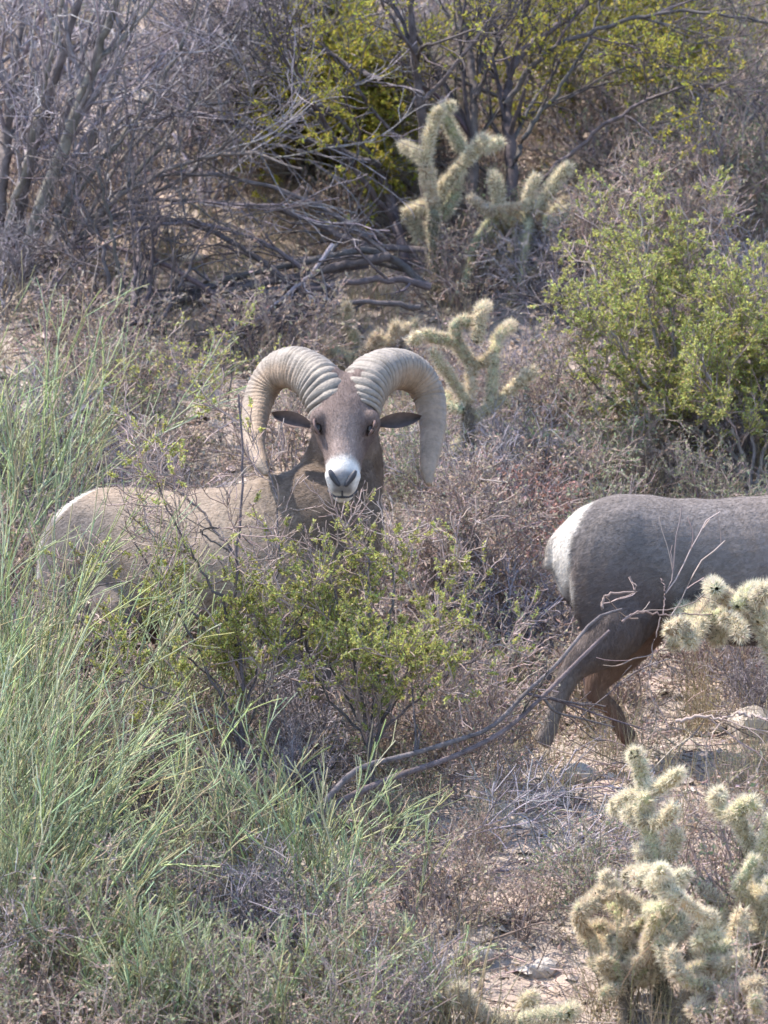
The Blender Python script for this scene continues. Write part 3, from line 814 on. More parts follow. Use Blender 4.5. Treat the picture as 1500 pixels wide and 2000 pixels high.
def front_density(x, y):
    a = np.exp(-(((x - 390) / 190) ** 2 + ((y - 1235) / 120) ** 2))
    b = np.exp(-(((x - 730) / 190) ** 2 + ((y - 1225) / 130) ** 2)) * (1 - np.exp(-(((x - 675) / 60) ** 2 + ((y - 950) / 70) ** 2)))
    c = np.exp(-(((x - 350) / 60) ** 2 + ((y - 790) / 110) ** 2)) * .6
    d = np.exp(-(((x - 505) / 40) ** 2 + ((y - 740) / 70) ** 2)) * .6
    return np.clip(1.25 * np.maximum(np.maximum(a, b), np.maximum(c, d)) + .03, 0, 1)
creosote('wispy creosote bush whose dark stems cross the body of the horned ram', (470, 1600),
    [[(472, 1600), (474, 1450), (470, 1300), (462, 1180), (462, 1085), (470, 1000), (474, 900), (466, 770)], [(462, 1085), (420, 1035), (380, 985), (320, 935), (268, 885)], [(470, 1300), (440, 1190), (390, 1110), (345, 1030), (308, 940)],
     [(470, 1600), (466, 1440), (400, 1300), (350, 1200), (300, 1120), (262, 1060)], [(470, 1600), (466, 1440), (500, 1320), (520, 1200), (545, 1100), (540, 980), (520, 900)], [(472, 1600), (474, 1450), (430, 1340), (330, 1260), (250, 1220)],
     [(472, 1600), (474, 1450), (520, 1340), (560, 1250), (600, 1180)], [(470, 1600), (466, 1440), (380, 1380), (290, 1340), (230, 1330)], [(470, 1300), (400, 1220), (320, 1150), (210, 1140), (150, 1180)], [(462, 1085), (390, 1040), (430, 1030), (350, 1050)]],
    [.0065, .0045, .005, .005, .0045, .0045, .005, .004, .004, .003], 61, filt=front_density, per1=7, per2=6, leaf_per=42, leaf=(.009, .005), depth=.22)
creosote('leafy yellow-green creosote bush in front of the ram chest', (720, 1600),
    [[(720, 1600), (722, 1460), (700, 1340), (680, 1240), (650, 1150), (640, 1080)], [(720, 1600), (722, 1460), (740, 1320), (760, 1200), (770, 1130), (760, 1070)], [(722, 1600), (730, 1460), (790, 1330), (840, 1220), (870, 1130), (885, 1080)], [(720, 1600), (722, 1460), (640, 1360), (600, 1270), (570, 1190)],
     [(722, 1600), (730, 1460), (800, 1380), (870, 1320), (930, 1290)], [(720, 1600), (722, 1460), (730, 1330), (720, 1210), (715, 1150), (720, 1090)], [(720, 1600), (722, 1460), (660, 1330), (630, 1230), (620, 1160)], [(722, 1600), (730, 1460), (770, 1360), (820, 1290), (860, 1230)]],
    [.006, .006, .006, .005, .005, .006, .005, .005], 62, filt=front_density, per1=8, per2=6, leaf_per=38, leaf=(.009, .005), depth=.22)
creosote('small creosote sprig bush rising behind the back of the horned ram', (345, 1010),
    [[(345, 1010), (340, 900), (345, 800), (355, 700)], [(345, 1010), (370, 900), (390, 820), (400, 740)], [(345, 1010), (310, 920), (290, 850), (250, 800)], [(345, 1010), (420, 880), (450, 760), (455, 650)]],
    [.005, .004, .004, .0045], 63, Yoff=.4, per1=5, per2=4, leaf_per=8)
def right_density(x, y):
    return np.clip(.35 + .9 * np.exp(-(((x - 1290) / 170) ** 2 + ((y - 600) / 160) ** 2)), 0, 1)
creosote('broad bright green creosote bush upslope from the walking sheep', (1330, 900),
    [[(1330, 900), (1280, 780), (1220, 660), (1170, 560), (1150, 500)], [(1330, 900), (1310, 760), (1270, 620), (1260, 500), (1250, 400)], [(1332, 900), (1350, 760), (1370, 620), (1380, 500), (1390, 420)], [(1334, 900), (1400, 780), (1450, 660), (1490, 560)],
     [(1330, 900), (1250, 830), (1180, 770), (1130, 710)], [(1334, 900), (1430, 830), (1500, 780), (1560, 720)], [(1330, 900), (1300, 800), (1240, 720), (1190, 640)], [(1332, 900), (1390, 820), (1430, 720), (1440, 600)], [(1332, 900), (1340, 800), (1320, 700), (1310, 600)]],
    [.008] * 9, 64, per1=9, per2=6, per3=5, leaf_per=22, leaf=(.011, .006), l1=(.2, .45), depth=.35, filt=right_density, bark='bark_grey')
creosote('second green creosote bush crowding the broad one', (1470, 960),
    [[(1470, 960), (1440, 860), (1400, 770), (1370, 700)], [(1470, 960), (1470, 840), (1460, 720), (1450, 620)], [(1472, 960), (1500, 850), (1530, 740), (1540, 640)], [(1470, 960), (1410, 890), (1350, 830), (1300, 790)], [(1472, 960), (1520, 900), (1570, 850)], [(1470, 960), (1430, 880), (1370, 800), (1320, 720)]],
    [.007] * 6, 65, per1=9, per2=6, per3=5, leaf_per=22, leaf=(.011, .006), l1=(.15, .4), depth=.25, bark='bark_grey')
creosote('thin upslope creosote with few dark stems and sparse leaves', (1370, 500),
    [[(1370, 500), (1340, 400), (1290, 300), (1240, 220)], [(1370, 500), (1380, 380), (1400, 280), (1430, 180)], [(1372, 500), (1430, 400), (1480, 320), (1540, 260)], [(1370, 500), (1300, 430), (1240, 390), (1190, 360)], [(1372, 500), (1440, 300), (1460, 200), (1450, 80)]],
    [.009] * 5, 66, per1=10, per2=7, per3=5, leaf_per=5, l1=(.2, .5), l2=(.1, .3), depth=.4, leafm='leaf_grey', bark='bark_grey')
creosote('tawny half-dry creosote between the drooping cholla and green bushes', (1180, 640),
    [[(1180, 640), (1175, 560), (1165, 500), (1160, 450)], [(1180, 640), (1200, 540), (1230, 440), (1240, 340)], [(1182, 640), (1250, 560), (1320, 480), (1370, 420)], [(1180, 640), (1190, 540), (1180, 450)]],
    [.007] * 4, 67, per1=9, per2=7, per3=5, leaf_per=6, l1=(.12, .28), l2=(.1, .25), depth=.3, leafm='leaf_dry', bark='bark_grey', group='half-dry bushes')
creosote('ragged tawny bush between the two sheep', (960, 1290),
    [[(960, 1290), (940, 1190), (930, 1090), (940, 1010)], [(960, 1290), (980, 1200), (1000, 1120), (1010, 1060)], [(960, 1290), (900, 1220), (860, 1150), (840, 1090)], [(962, 1290), (1020, 1230), (1060, 1180)], [(960, 1290), (900, 1160), (890, 1060), (900, 980)]],
    [.005] * 5, 68, per1=12, per2=8, per3=5, leaf_per=5, depth=.25, leafm='leaf_dry', bark='twig_dry', Yoff=.0, group='half-dry bushes')
creosote('ragged tawny bush under the curved dead stems', (900, 1620),
    [[(900, 1620), (880, 1520), (850, 1440), (820, 1380)], [(900, 1620), (930, 1500), (950, 1400), (960, 1320)], [(902, 1620), (940, 1560), (970, 1500), (980, 1440)], [(900, 1620), (840, 1560), (790, 1500)], [(900, 1620), (900, 1500), (880, 1400), (890, 1330)]],
    [.005] * 5, 69, per1=9, per2=7, per3=4, leaf_per=4, Yoff=.35, depth=.2, leafm='leaf_dry', bark='twig_dry', group='half-dry bushes')

# ------------------------------------------------------------------ pale green broom: switch-like stems
def broom_tint(rng, k, lo, hi):
    t = tints(rng, k, lo, hi, .07)
    dry = (rng.random(k) < .28)[:, None]; yel = (rng.random(k) < .25)[:, None]
    return t * np.where(dry, [1.05, .82, .85], np.where(yel, [1.12, 1.08, .8], [1, 1, 1]))

def broom(label, base_px, n, h, lean, spread, seed, r=.0032, per=5, Yoff=0., bend=-.02, lo=.5, hi=1.3, stiff=.075):
    rng = np.random.default_rng(seed)
    b = ground_at(*base_px); b[1] += Yoff; b[2] = ground_z(b[0], b[1])
    root = empty('broom_shrub', b, label, 'shrub', 'pale green broom shrubs')
    S = b + np.stack([rng.normal(0, .10, n), rng.normal(0, .10, n), np.full(n, -.02)], 1)
    D = np.stack([rng.normal(lean, spread, n), rng.normal(0, spread * .8, n), np.ones(n)], 1)
    P0 = polylines(rng, S, D, h * rng.uniform(.55, 1.1, n), 10, stiff, bend)
    R0 = r * rng.uniform(.5, 1.5, (n, 1)) * np.linspace(1, .45, 10)[None]
    P1, R1 = kids(rng, P0, R0, per, .25, .95, .38, .12, .22 * h, .5 * h, .75, 7, stiff, .01)
    P2, R2 = kids(rng, P1, R1, 3, .2, .9, .42, .15, .10 * h, .24 * h, .8, 5, stiff, .01)
    g = Geo(); g.tubes(P0, R0, 5, broom_tint(rng, len(P0), lo, hi)); g.build('stems', M['stem_green'], root, origin=b, kind='stuff')
    g = Geo(); g.tubes(P1, np.maximum(R1, .0015), 4, broom_tint(rng, len(P1), lo, hi)); g.tubes(P2, np.maximum(R2, .0012), 3, broom_tint(rng, len(P2), lo, hi))
    g.build('branchlets', M['stem_green'], root, origin=b, kind='stuff')
    return root
broom('tall dense pale green broom with switches swept over the ram rump', (-60, 1680), 44, 1.05, .16, .16, 81, Yoff=-.1)
broom('pale green broom thick with whip stems below the horned ram', (0, 1850), 52, .72, .35, .26, 82)
broom('broom shrub with stiff forked pale sticks near the bare grey tree', (20, 1180), 30, .95, .14, .22, 83, r=.004, Yoff=.0)
broom('loose pale broom with spreading sticks at the shaded gap', (440, 1830), 22, .62, .10, .38, 84, r=.0034, per=4)
broom('small upright grey-green broom beside the shaded gap', (660, 1850), 20, .40, .05, .35, 85, r=.003, per=4)
broom('low grey broom tangle covering small stones', (140, 1990), 44, .42, .25, .5, 86, r=.0026, lo=.5, hi=1.)
broom('short broom tuft beside pale fuzzy cholla', (740, 1990), 26, .30, .1, .45, 87, r=.0026)
broom('fine grey-green broom filling the space before the low grey tangle', (300, 2070), 46, .42, .12, .45, 89, r=.0026)
broom('soft grey-green broom next to the straw and the shaded gap', (520, 2060), 40, .36, .05, .45, 90, r=.0026)
broom('leaning fine broom at the outer edge of the tall dense broom', (-40, 1950), 50, .60, .30, .35, 95, r=.0028)
broom('open grey-green broom standing before the leafy creosote', (590, 1790), 26, .46, .08, .36, 96, r=.003)
broom('olive broom with slanting whips under the creosote', (240, 1560), 30, .62, .30, .30, 88, r=.003)

# bleached grass clumps standing alone
def straw(label, px, n, h, seed):
    rng = np.random.default_rng(seed)
    b = ground_at(*px)
    S = b + np.stack([rng.normal(0, .05, n), rng.normal(0, .05, n), np.full(n, -.01)], 1)
    D = np.stack([rng.normal(0, .28, n), rng.normal(0, .28, n), np.ones(n)], 1)
    Pt = polylines(rng, S, D, h * rng.uniform(.5, 1.1, n), 7, .06, -.03)
    g = Geo(); g.tubes(Pt, rng.uniform(.0012, .0024, (n, 1)) * np.linspace(1, .4, 7)[None], 4, tints(rng, n, .6, 1.1, .05))
    tag(g.build('straw_clump', M['grass'], None, origin=b), label, 'dry grass', 'bleached straw clumps')
straw('bleached straw clump with tall blades beside the sunlit cholla', (1200, 1995), 34, .42, 91)
straw('bleached straw clump spilling from under the leaning cholla', (1440, 2010), 30, .36, 92)
straw('bleached straw clump in front of the short broom tuft', (640, 2020), 40, .34, 93)
straw('bleached straw clump below the short fuzzy cholla', (900, 2030), 36, .30, 94)
# ------------------------------------------------------------------ bighorn sheep
def loft(sections, sides=20):
    """closed body through (centre, axis_u, axis_v, a, b) ellipses -> verts, faces"""
    V, F = [], []
    ang = np.arange(sides) * 2 * math.pi / sides
    for c, u, v, a, b in sections:
        V.append(np.asarray(c)[None] + np.outer(np.cos(ang) * a, u) + np.outer(np.sin(ang) * b, v))
    n = len(sections)
    for k in range(n - 1):
        for i in range(sides):
            j = (i + 1) % sides
            F.append((k * sides + i, k * sides + j, (k + 1) * sides + j, (k + 1) * sides + i))
    F.append(tuple(range(sides))[::-1]); F.append(tuple((n - 1) * sides + i for i in range(sides)))
    return np.concatenate(V), F

def limb(pts, radii, flat=1.0, n=24, sides=12):
    p = smooth_path(pts, n)
    r = np.interp(np.linspace(0, len(pts) - 1, n), np.arange(len(pts)), radii)
    T = norm(np.gradient(p, axis=0))
    secs = []
    for c, t, rr in zip(p, T, r):
        u = norm(np.cross(t, [1., 0, 0]) if abs(t[0]) < .9 else np.cross(t, [0, 0, 1.]))
        secs.append((c, u, np.cross(t, u), rr * flat, rr))
    return loft(secs, sides)

def ellipsoid(c, r, rot=0.0):
    secs = []
    for a in np.linspace(-1.45, 1.45, 14):
        secs.append((np.array([c[0] + math.sin(rot) * math.sin(a) * r[2], c[1], c[2] + math.cos(rot) * math.sin(a) * r[2]]),
                     np.array([math.cos(rot), 0, -math.sin(rot)]), np.array([0, 1., 0]), r[0] * math.cos(a), r[1] * math.cos(a)))
    return loft(secs, 16)

TORSO = [(-.535, .69, .035, .045), (-.52, .68, .085, .085), (-.50, .67, .11, .11), (-.46, .665, .14, .16), (-.40, .665, .16, .19), (-.33, .665, .168, .205), (-.24, .663, .172, .205), (-.14, .65, .175, .20),
         (.0, .638, .186, .208), (.14, .635, .192, .22), (.26, .645, .185, .235), (.37, .665, .165, .23), (.46, .66, .135, .19), (.53, .65, .09, .13), (.56, .645, .05, .07)]

def torso():
    xs = np.linspace(-.535, .56, 40)
    T = np.array(TORSO)
    secs = []
    for x in xs:
        zc, w, h = (np.interp(x, T[:, 0], T[:, k]) for k in (1, 2, 3))
        secs.append((np.array([x, 0, zc]), np.array([0, 1., 0]), np.array([0, 0, 1.]), w, h))
    return loft(secs, 28)

def fuse(parts, name, voxel=.0065, smooth=7):
    V, F, n = [], [], 0
    for v, f in parts:
        V.append(v); F += [tuple(i + n for i in q) for q in f]; n += len(v)
    me = bpy.data.meshes.new(name)
    me.from_pydata(np.concatenate(V).tolist(), [], F)
    o = bpy.data.objects.new(name, me); COL.objects.link(o)
    md = o.modifiers.new('r', 'REMESH'); md.mode = 'VOXEL'; md.voxel_size = voxel
    sm = o.modifiers.new('s', 'SMOOTH'); sm.factor = .5; sm.iterations = smooth
    dg = bpy.context.evaluated_depsgraph_get()
    out = bpy.data.meshes.new_from_object(o.evaluated_get(dg))
    bpy.data.objects.remove(o); bpy.data.meshes.remove(me)
    nv = len(out.vertices)
    co = np.empty(nv * 3, np.float32); out.vertices.foreach_get('co', co)
    no = np.empty(nv * 3, np.float32); out.vertices.foreach_get('normal', no)
    return out, co.reshape(-1, 3), no.reshape(-1, 3)

def sstep(e0, e1, x):
    t = np.clip((x - e0) / (e1 - e0), 0, 1)
    return t * t * (3 - 2 * t)

def wob(p, f, seed):
    r = np.random.default_rng(seed)
    s = 0
    for k in range(5):
        s = s + np.sin(p @ (r.normal(size=3) * f) + r.uniform(0, 6.28))
    return s / 5

def paint_body(p, coat, dark, patch=-.47):
    """coat pattern in body coordinates, with shade painted on the thigh"""
    c = np.tile(np.array(coat), (len(p), 1))
    w = wob(p, 9, 5); w2 = wob(p, 30, 6)
    x, y, z = p.T
    mix = lambda c, col, f: c * (1 - f[:, None]) + np.array(col) * f[:, None]
    c = c * (1 + .15 * w + .10 * w2 + .06 * wob(p * [1, 1, 3], 60, 12))[:, None]
    c = mix(c, dark, sstep(.60, .42, z + .03 * w - .14 * sstep(-.18, -.32, x)) * .75)                                    # dark legs; thigh shade painted in above the hind ones
    c = mix(c, np.array(coat) * [1.12, 1.08, 1.02], sstep(.80, .88, z + .02 * w) * .7)      # paler towards the top of the back
    c = mix(c, (.62, .58, .54), sstep(.012, -.012, x - patch - np.interp(z, [.5, .6, .7, .75, .8, .84, .87], [-.005, -.008, -.012, -.002, .035, .07, .105]) + .008 * w2) * sstep(.44, .52, z))                   # rump patch
    c = mix(c, (.50, .45, .40), sstep(.455, .425, z) * sstep(.06, .03, np.abs(y)) * (z > .38) * (x > -.2) * (x < .2) * .8)   # pale belly
    c = mix(c, (.50, .46, .42), sstep(.40, .25, z) * sstep(-.006, -.03, x + .33) * (x < 0) * .12)
    return np.clip(c, .01, .85)

def colour_mesh(me, col):
    at = me.color_attributes.new('tint', 'FLOAT_COLOR', 'POINT')
    at.data.foreach_set('color', np.concatenate([col, np.ones((len(col), 1))], 1).astype(np.float32).ravel())
    me.polygons.foreach_set('use_smooth', np.ones(len(me.polygons), bool))

def fur(co, no, col, flow, count, rng, length=.02, width=.0022, skip=None):
    idx = rng.integers(0, len(co), count)
    if skip is not None:
        idx = idx[~skip[idx]]
    d = flow[idx]; n = no[idx]
    d = norm(d - n * (d * n).sum(1, keepdims=True))
    D = d + n * rng.uniform(.08, .35, (len(idx), 1)) + rng.normal(0, .18, (len(idx), 3))
    D = norm(D); S = norm(np.cross(D, n)) * width * .5
    c = co[idx] + d * rng.normal(0, .003, (len(idx), 1)) + S * rng.normal(0, 2, (len(idx), 1)) + n * .0004
    L = (rng.uniform(.6, 1.3, len(idx)) * length)[:, None]
    g = Geo(); g.fur_n = np.repeat(norm(n + rng.normal(0, .16, n.shape)), 3, axis=0)
    g.add(np.stack([c - S, c + S, c + D * L], 1).reshape(-1, 3), None, np.arange(len(idx))[:, None] * 3 + [0, 1, 2], np.repeat(col[idx] * rng.uniform(.78, 1.22, (len(idx), 1)), 3, axis=0))
    return g

def relief(me, co, no):
    """ribs, folds and muscle on the trunk"""
    x, y, z = co.T
    trunk = sstep(.40, .50, z) * sstep(.58, .45, x) * sstep(.93, .86, z)
    ribs = np.sin((x + .25 * (z - .65)) * 95 + 1.5 * wob(co, 6, 71)) * sstep(-.12, .0, x) * sstep(.30, .2, x) * sstep(.85, .78, z)
    folds = wob(co * [1.6, 1, .8], 22, 72)
    crease = -np.exp(-((x + .17 + .35 * (z - .62)) / .03) ** 2) * sstep(.78, .66, z) - .8 * np.exp(-((x - .235 + .3 * (z - .65)) / .028) ** 2) * sstep(.86, .78, z)
    d = trunk * (.0022 * ribs + .0055 * folds + .011 * crease)
    co = (co + no * d[:, None]).astype(np.float32)
    me.vertices.foreach_set('co', co.ravel()); me.update()
    return co

def build_fur(g, name, parent):
    o = g.build(name, M['fur'], parent, kind='stuff', smooth=True)
    o.data.normals_split_custom_set_from_vertices(g.fur_n.tolist())
    return o

def horn_mesh(path, r_base, rng, flip):
    """ridged spiral horn along a 3D path"""
    n, sides = 230, 22
    p = smooth_path(path, n)
    seg = np.linalg.norm(np.diff(p, axis=0), axis=1); s = np.concatenate([[0], np.cumsum(seg)])
    u = s / s[-1]
    T = norm(np.gradient(p, axis=0))
    A = np.empty_like(p); a = norm(np.cross(T[0], [0, 1., 0]))
    for i in range(n):                                  # parallel transport
        a = norm(a - T[i] * np.dot(a, T[i])); A[i] = a
    B = np.cross(T, A)
    ctr = p[40:190].mean(0)
    rad = r_base * np.interp(u, [0, .12, .35, .6, .82, .95, 1], [1.02, 1, .86, .65, .46, .31, .14])
    edges = [0.0]
    while edges[-1] < s[-1]:
        edges.append(edges[-1] + rng.uniform(.011, .021))
    edges = np.array(edges)
    k = np.searchsorted(edges, s, side='right') - 1
    k = np.clip(k, 0, len(edges) - 2)
    ph = (s - edges[k]) / (edges[k + 1] - edges[k])
    hgt = rng.uniform(.6, 1.3, len(edges))[k]
    ridge = (np.sin(ph * math.pi) ** .55 - .6) * hgt
    amp = np.interp(u, [0, .05, .5, .75, 1], [.11, .14, .11, .05, .015])
    ang = np.arange(sides) * 2 * math.pi / sides
    prof = 1 + .07 * np.cos(3 * ang + .6) + .04 * np.cos(2 * ang)
    V = np.empty((n, sides, 3)); C = np.empty((n, sides, 3))
    for j in range(sides):
        # ridges run slightly oblique and wavy round the horn
        sh = ridge * (0.75 + .25 * math.cos(ang[j])) + .10 * np.sin(s * 210 + 3 * math.sin(ang[j] * 2))
        rr = rad * prof[j] * (1 + amp * sh)
        V[:, j] = p + (A * math.cos(ang[j]) + B * math.sin(ang[j])) * rr[:, None]
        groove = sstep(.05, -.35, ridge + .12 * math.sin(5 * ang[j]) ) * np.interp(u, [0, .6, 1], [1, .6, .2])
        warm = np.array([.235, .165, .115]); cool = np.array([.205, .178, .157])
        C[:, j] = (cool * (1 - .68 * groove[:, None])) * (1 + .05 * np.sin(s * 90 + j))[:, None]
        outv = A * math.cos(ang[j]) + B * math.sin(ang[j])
        inner = sstep(-.1, .6, ((ctr - p) / (np.linalg.norm(ctr - p, axis=1, keepdims=True)) * outv).sum(1))  # brown inner side of the curl, its shade put into the colour
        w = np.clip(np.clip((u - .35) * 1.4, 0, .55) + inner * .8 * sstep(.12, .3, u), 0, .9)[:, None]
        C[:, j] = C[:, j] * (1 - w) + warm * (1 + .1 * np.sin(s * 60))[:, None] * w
    i = np.arange(sides); j = (i + 1) % sides; kk = np.arange(n - 1)[:, None] * sides
    Q = np.stack([kk + i, kk + j, kk + sides + j, kk + sides + i], -1).reshape(-1, 4)
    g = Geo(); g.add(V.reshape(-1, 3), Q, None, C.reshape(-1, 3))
    tip = n * sides
    g.add(p[-1:] + T[-1:] * .004, None, None, np.array([[.3, .22, .16]]))
    g.t.append(np.array([[(n - 1) * sides + a_, (n - 1) * sides + b_, tip] for a_, b_ in zip(i, j)]))
    return g

def legs(front, hind):
    parts = []
    for pts in hind:
        parts.append(limb(pts, [.06, .088, .040, .024, .027, .030]))
    for pts in front:
        parts.append(limb(pts, [.05, .062, .036, .023, .026, .030]))
    return parts

def std_front(y, dx=0., sw=0., dz=0.):
    return [(.36, y * .6, .64), (.30, y * .95, .47), (.34 + dx, y * .9, .27), (.335 + dx + sw, y * .9, .10 + dz), (.355 + dx + sw, y * .9, .045 + dz), (.365 + dx + sw, y * .9, .0 + dz)]

def std_hind(y, dx=0., dz=0.):
    return [(-.35, y * .6, .66), (-.27 + dx, y * 1.1, .49), (-.42 + dx, y, .31 + dz * .5), (-.40 + dx, y, .10 + dz), (-.385 + dx, y, .045 + dz), (-.365 + dx, y, .0 + dz)]

# ---- the horned ram looking out over the shrub
def make_horned_ram():
    rng = np.random.default_rng(7)
    yaw = math.radians(-35)
    cx, cy, bz = -.500, .25, -.785
    pitch = math.radians(2.5)
    Rm = Matrix.Translation((cx, cy, bz)) @ Matrix.Rotation(yaw, 4, 'Z') @ Matrix.Rotation(-pitch, 4, 'Y')
    Rn = np.array(Rm)
    Ri = np.linalg.inv(Rn)
    to_local = lambda q: (np.asarray(q) @ Ri[:3, :3].T + Ri[:3, 3])
    to_world = lambda q: (np.asarray(q) @ Rn[:3, :3].T + Rn[:3, 3])
    dirl = lambda d: np.asarray(d, float) @ Ri[:3, :3].T
    # head frame (world): nose points to the viewer of the valley and down
    hp = math.radians(50)
    nose = norm(np.array([-.03, -math.cos(hp), -math.sin(hp)])); up = norm(np.array([0, -math.sin(hp), math.cos(hp)]))
    lat = np.cross(nose, up)
    poll = P(676, 772, -.08)
    hd = lambda u, v, w: poll + nose * u + up * v + lat * w
    # keep the feet on the ground
    def foot_fix(pts):
        f = to_world(pts[-1]); dz = float(ground_z(f[0], f[1]) - f[2])
        out = []
        for i, q in enumerate(pts):
            w = [0, 0, .55, 1, 1, 1][i]
            out.append((q[0], q[1], q[2] + dz * w))
        return out
    parts = [torso()]
    parts += legs([foot_fix(std_front(.095)), foot_fix(std_front(-.095, .04))], [foot_fix(std_hind(.10)), foot_fix(std_hind(-.10, .06))])
    for s in (1, -1):
        parts.append(ellipsoid((-.36, s * .095, .62), (.15, .075, .21), .15))
        parts.append(ellipsoid((.36, s * .085, .67), (.11, .075, .215), -.25))
        parts.append(ellipsoid((.05, s * .05, .62), (.22, .12, .20), 0))
    neck = [np.array([.28, 0, .68]), np.array([.42, 0, .76]), to_local(poll + np.array([-.01, .13, -.21])), to_local(hd(.02, -.06, 0))]
    parts.append(limb(neck, [.19, .175, .125, .080], .85, 20, 18))
    parts.append(limb([(.50, 0, .62), (.53, 0, .74), to_local(hd(.06, -.16, 0))], [.10, .10, .07], .8))      # throat and brisket
    # head: brow, cheeks, muzzle
    HS = [(-.05, .0, .050, .045), (-.02, .0, .078, .075), (.03, -.002, .088, .088), (.08, -.004, .091, .090), (.125, -.008, .087, .088), (.16, -.014, .073, .079),
          (.20, -.020, .0575, .066), (.24, -.022, .050, .058), (.275, -.024, .0475, .054), (.30, -.026, .0455, .048), (.318, -.030, .040, .040), (.328, -.034, .026, .026)]
    H = np.array(HS); secs = []
    for u in np.linspace(-.05, .328, 30):
        v, w, h = (np.interp(u, H[:, 0], H[:, k]) for k in (1, 2, 3))
        secs.append((to_local(hd(u, v, 0)), dirl(lat), dirl(up), w, h))
    parts.append(loft(secs, 22))
    def ball(c, r):
        secs = []
        for a in np.linspace(-1.4, 1.4, 9):
            secs.append((to_local(c + nose * r * math.sin(a)), dirl(lat), dirl(up), r * math.cos(a), r * math.cos(a)))
        return loft(secs, 14)
    for s in (1, -1):
        parts.append(ball(hd(.118, .034, s * .070), .030))          # brow over the eye
        parts.append(ball(hd(.06, -.055, s * .055), .045))          # jaw angle
        parts.append(ball(hd(.288, -.012, s * .026), .026))         # nostril wings
        parts.append(ball(hd(-.01, .045, s * .045), .045))          # horn pedicle
    parts.append(ball(hd(.292, -.075, 0), .034))                    # chin
    parts.append(ball(hd(.25, -.072, 0), .034))
    parts.append(limb([(-.49, 0, .76), (-.53, 0, .72), (-.55, 0, .65)], [.025, .022, .012]))
    me, co, no = fuse(parts, 'body', .006, 6)
    co = relief(me, co, no)
    col = paint_body(co, (.24, .193, .158), (.115, .093, .087), -.44)
    # neck and face browns, white muzzle
    wc = to_world(co)
    rel = wc - poll
    hu, hv, hw = rel @ nose, rel @ up, rel @ lat
    w2 = wob(co, 40, 9)
    inhead = (np.abs(hw) < .13) & (hv > -.17) & (hu > -.06) & (hu < .36) & (wc[:, 1] < poll[1] + .10)
    f = inhead * sstep(-.17, -.09, hv)
    mix = lambda c, cc, f: c * (1 - f[:, None]) + np.array(cc) * f[:, None]
    neckf = sstep(.36, .52, co[:, 0] + .35 * (co[:, 2] - .75)) * sstep(.50, .6, co[:, 2]) * (1 - f)
    col = mix(col, (.20, .155, .125), neckf * .55)
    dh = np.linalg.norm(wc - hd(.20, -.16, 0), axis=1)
    col = mix(col, (.105, .08, .068), sstep(.30, .14, dh + .02 * w2) * (1 - f) * .8)  # dark brown throat, shade below the head painted in
    haunch_shade = sstep(-.12, -.30, co[:, 0] + .05 * wob(co, 12, 33)) * sstep(.86, .76, co[:, 2] + .02 * w2) * sstep(-.52, -.47, co[:, 0])
    col = mix(col, (.115, .102, .10), haunch_shade * .9)  # dark hind coat, with the shade on the haunch painted in
    col = mix(col, (.19, .162, .145), sstep(.1, -.2, co[:, 0]) * sstep(.66, .5, co[:, 2]) * .5)
    col = mix(col, (.150, .113, .105), f)
    col = mix(col, (.30, .235, .215), f * sstep(.10, .18, hu) * sstep(.05, .02, np.abs(hw)) * (hv > .0) * .6)      # paler bridge
    col = mix(col, (.11, .08, .075), f * sstep(.032, .014, np.hypot((hu - .165) * .7, np.abs(hw) - .070)))               # below the eye
    mz = f * sstep(.238, .266, hu + .006 * w2 - .10 * np.minimum(hv + .02, 0))
    col = mix(col, (.50, .475, .46), mz)
    col = mix(col, (.20, .19, .20), mz * sstep(.285, .305, hu) * sstep(.036, .02, np.abs(hw)) * sstep(-.05, -.03, hv))
    col = col * (1 + .06 * w2)[:, None]
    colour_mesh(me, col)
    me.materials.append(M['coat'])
    root = empty('bighorn_ram', Rm.translation, 'tan bighorn ram with thick curled horns and white muzzle staring out over the creosote', 'bighorn sheep', 'bighorn sheep on the slope')
    root.rotation_euler = Rm.to_euler()
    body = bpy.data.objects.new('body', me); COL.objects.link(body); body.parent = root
    flow = np.tile(np.array([-1., 0, -.35]), (len(co), 1))
    flow[co[:, 2] < .5] = (-.1, 0, -1)
    hf = dirl(-nose + up * .2)
    flow = flow * (1 - f[:, None]) + hf[None] * f[:, None]
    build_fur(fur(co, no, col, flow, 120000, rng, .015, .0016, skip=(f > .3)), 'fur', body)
    fsel = np.nonzero((f > .3) & (mz < .9))[0]
    g = fur(co[fsel], no[fsel], col[fsel], flow[fsel], 16000, rng, .007, .0016)
    build_fur(g, 'face_fur', body)
    # everything below is placed in world space and handed to the ram in its own frame
    def local_part(g, name, mat, parent=root, smooth=True):
        g.v = [to_local(v).astype(np.float32) for v in g.v]
        return g.build(name, mat, parent, smooth=smooth)
    # horns: traced from the front, swung back through depth
    hy = poll[1]
    R_path = [(698, 800, .00), (710, 765, .02), (732, 735, .06), (770, 718, .13), (810, 732, .19), (838, 775, .20), (846, 830, .15), (842, 880, .08), (836, 922, .02), (838, 946, -.01)]
    L_path = [(654, 802, .00), (640, 768, .02), (618, 738, .06), (580, 718, .13), (540, 728, .19), (512, 768, .20), (499, 822, .15), (498, 868, .08), (508, 902, .02), (522, 926, -.01)]
    for path, nm in ((R_path, 'l'), (L_path, 'r')):
        pts = [P(x, y, hy - .045 + d) for x, y, d in path]
        local_part(horn_mesh(pts, .066, rng, nm == 'l'), 'horn', M['horn'])
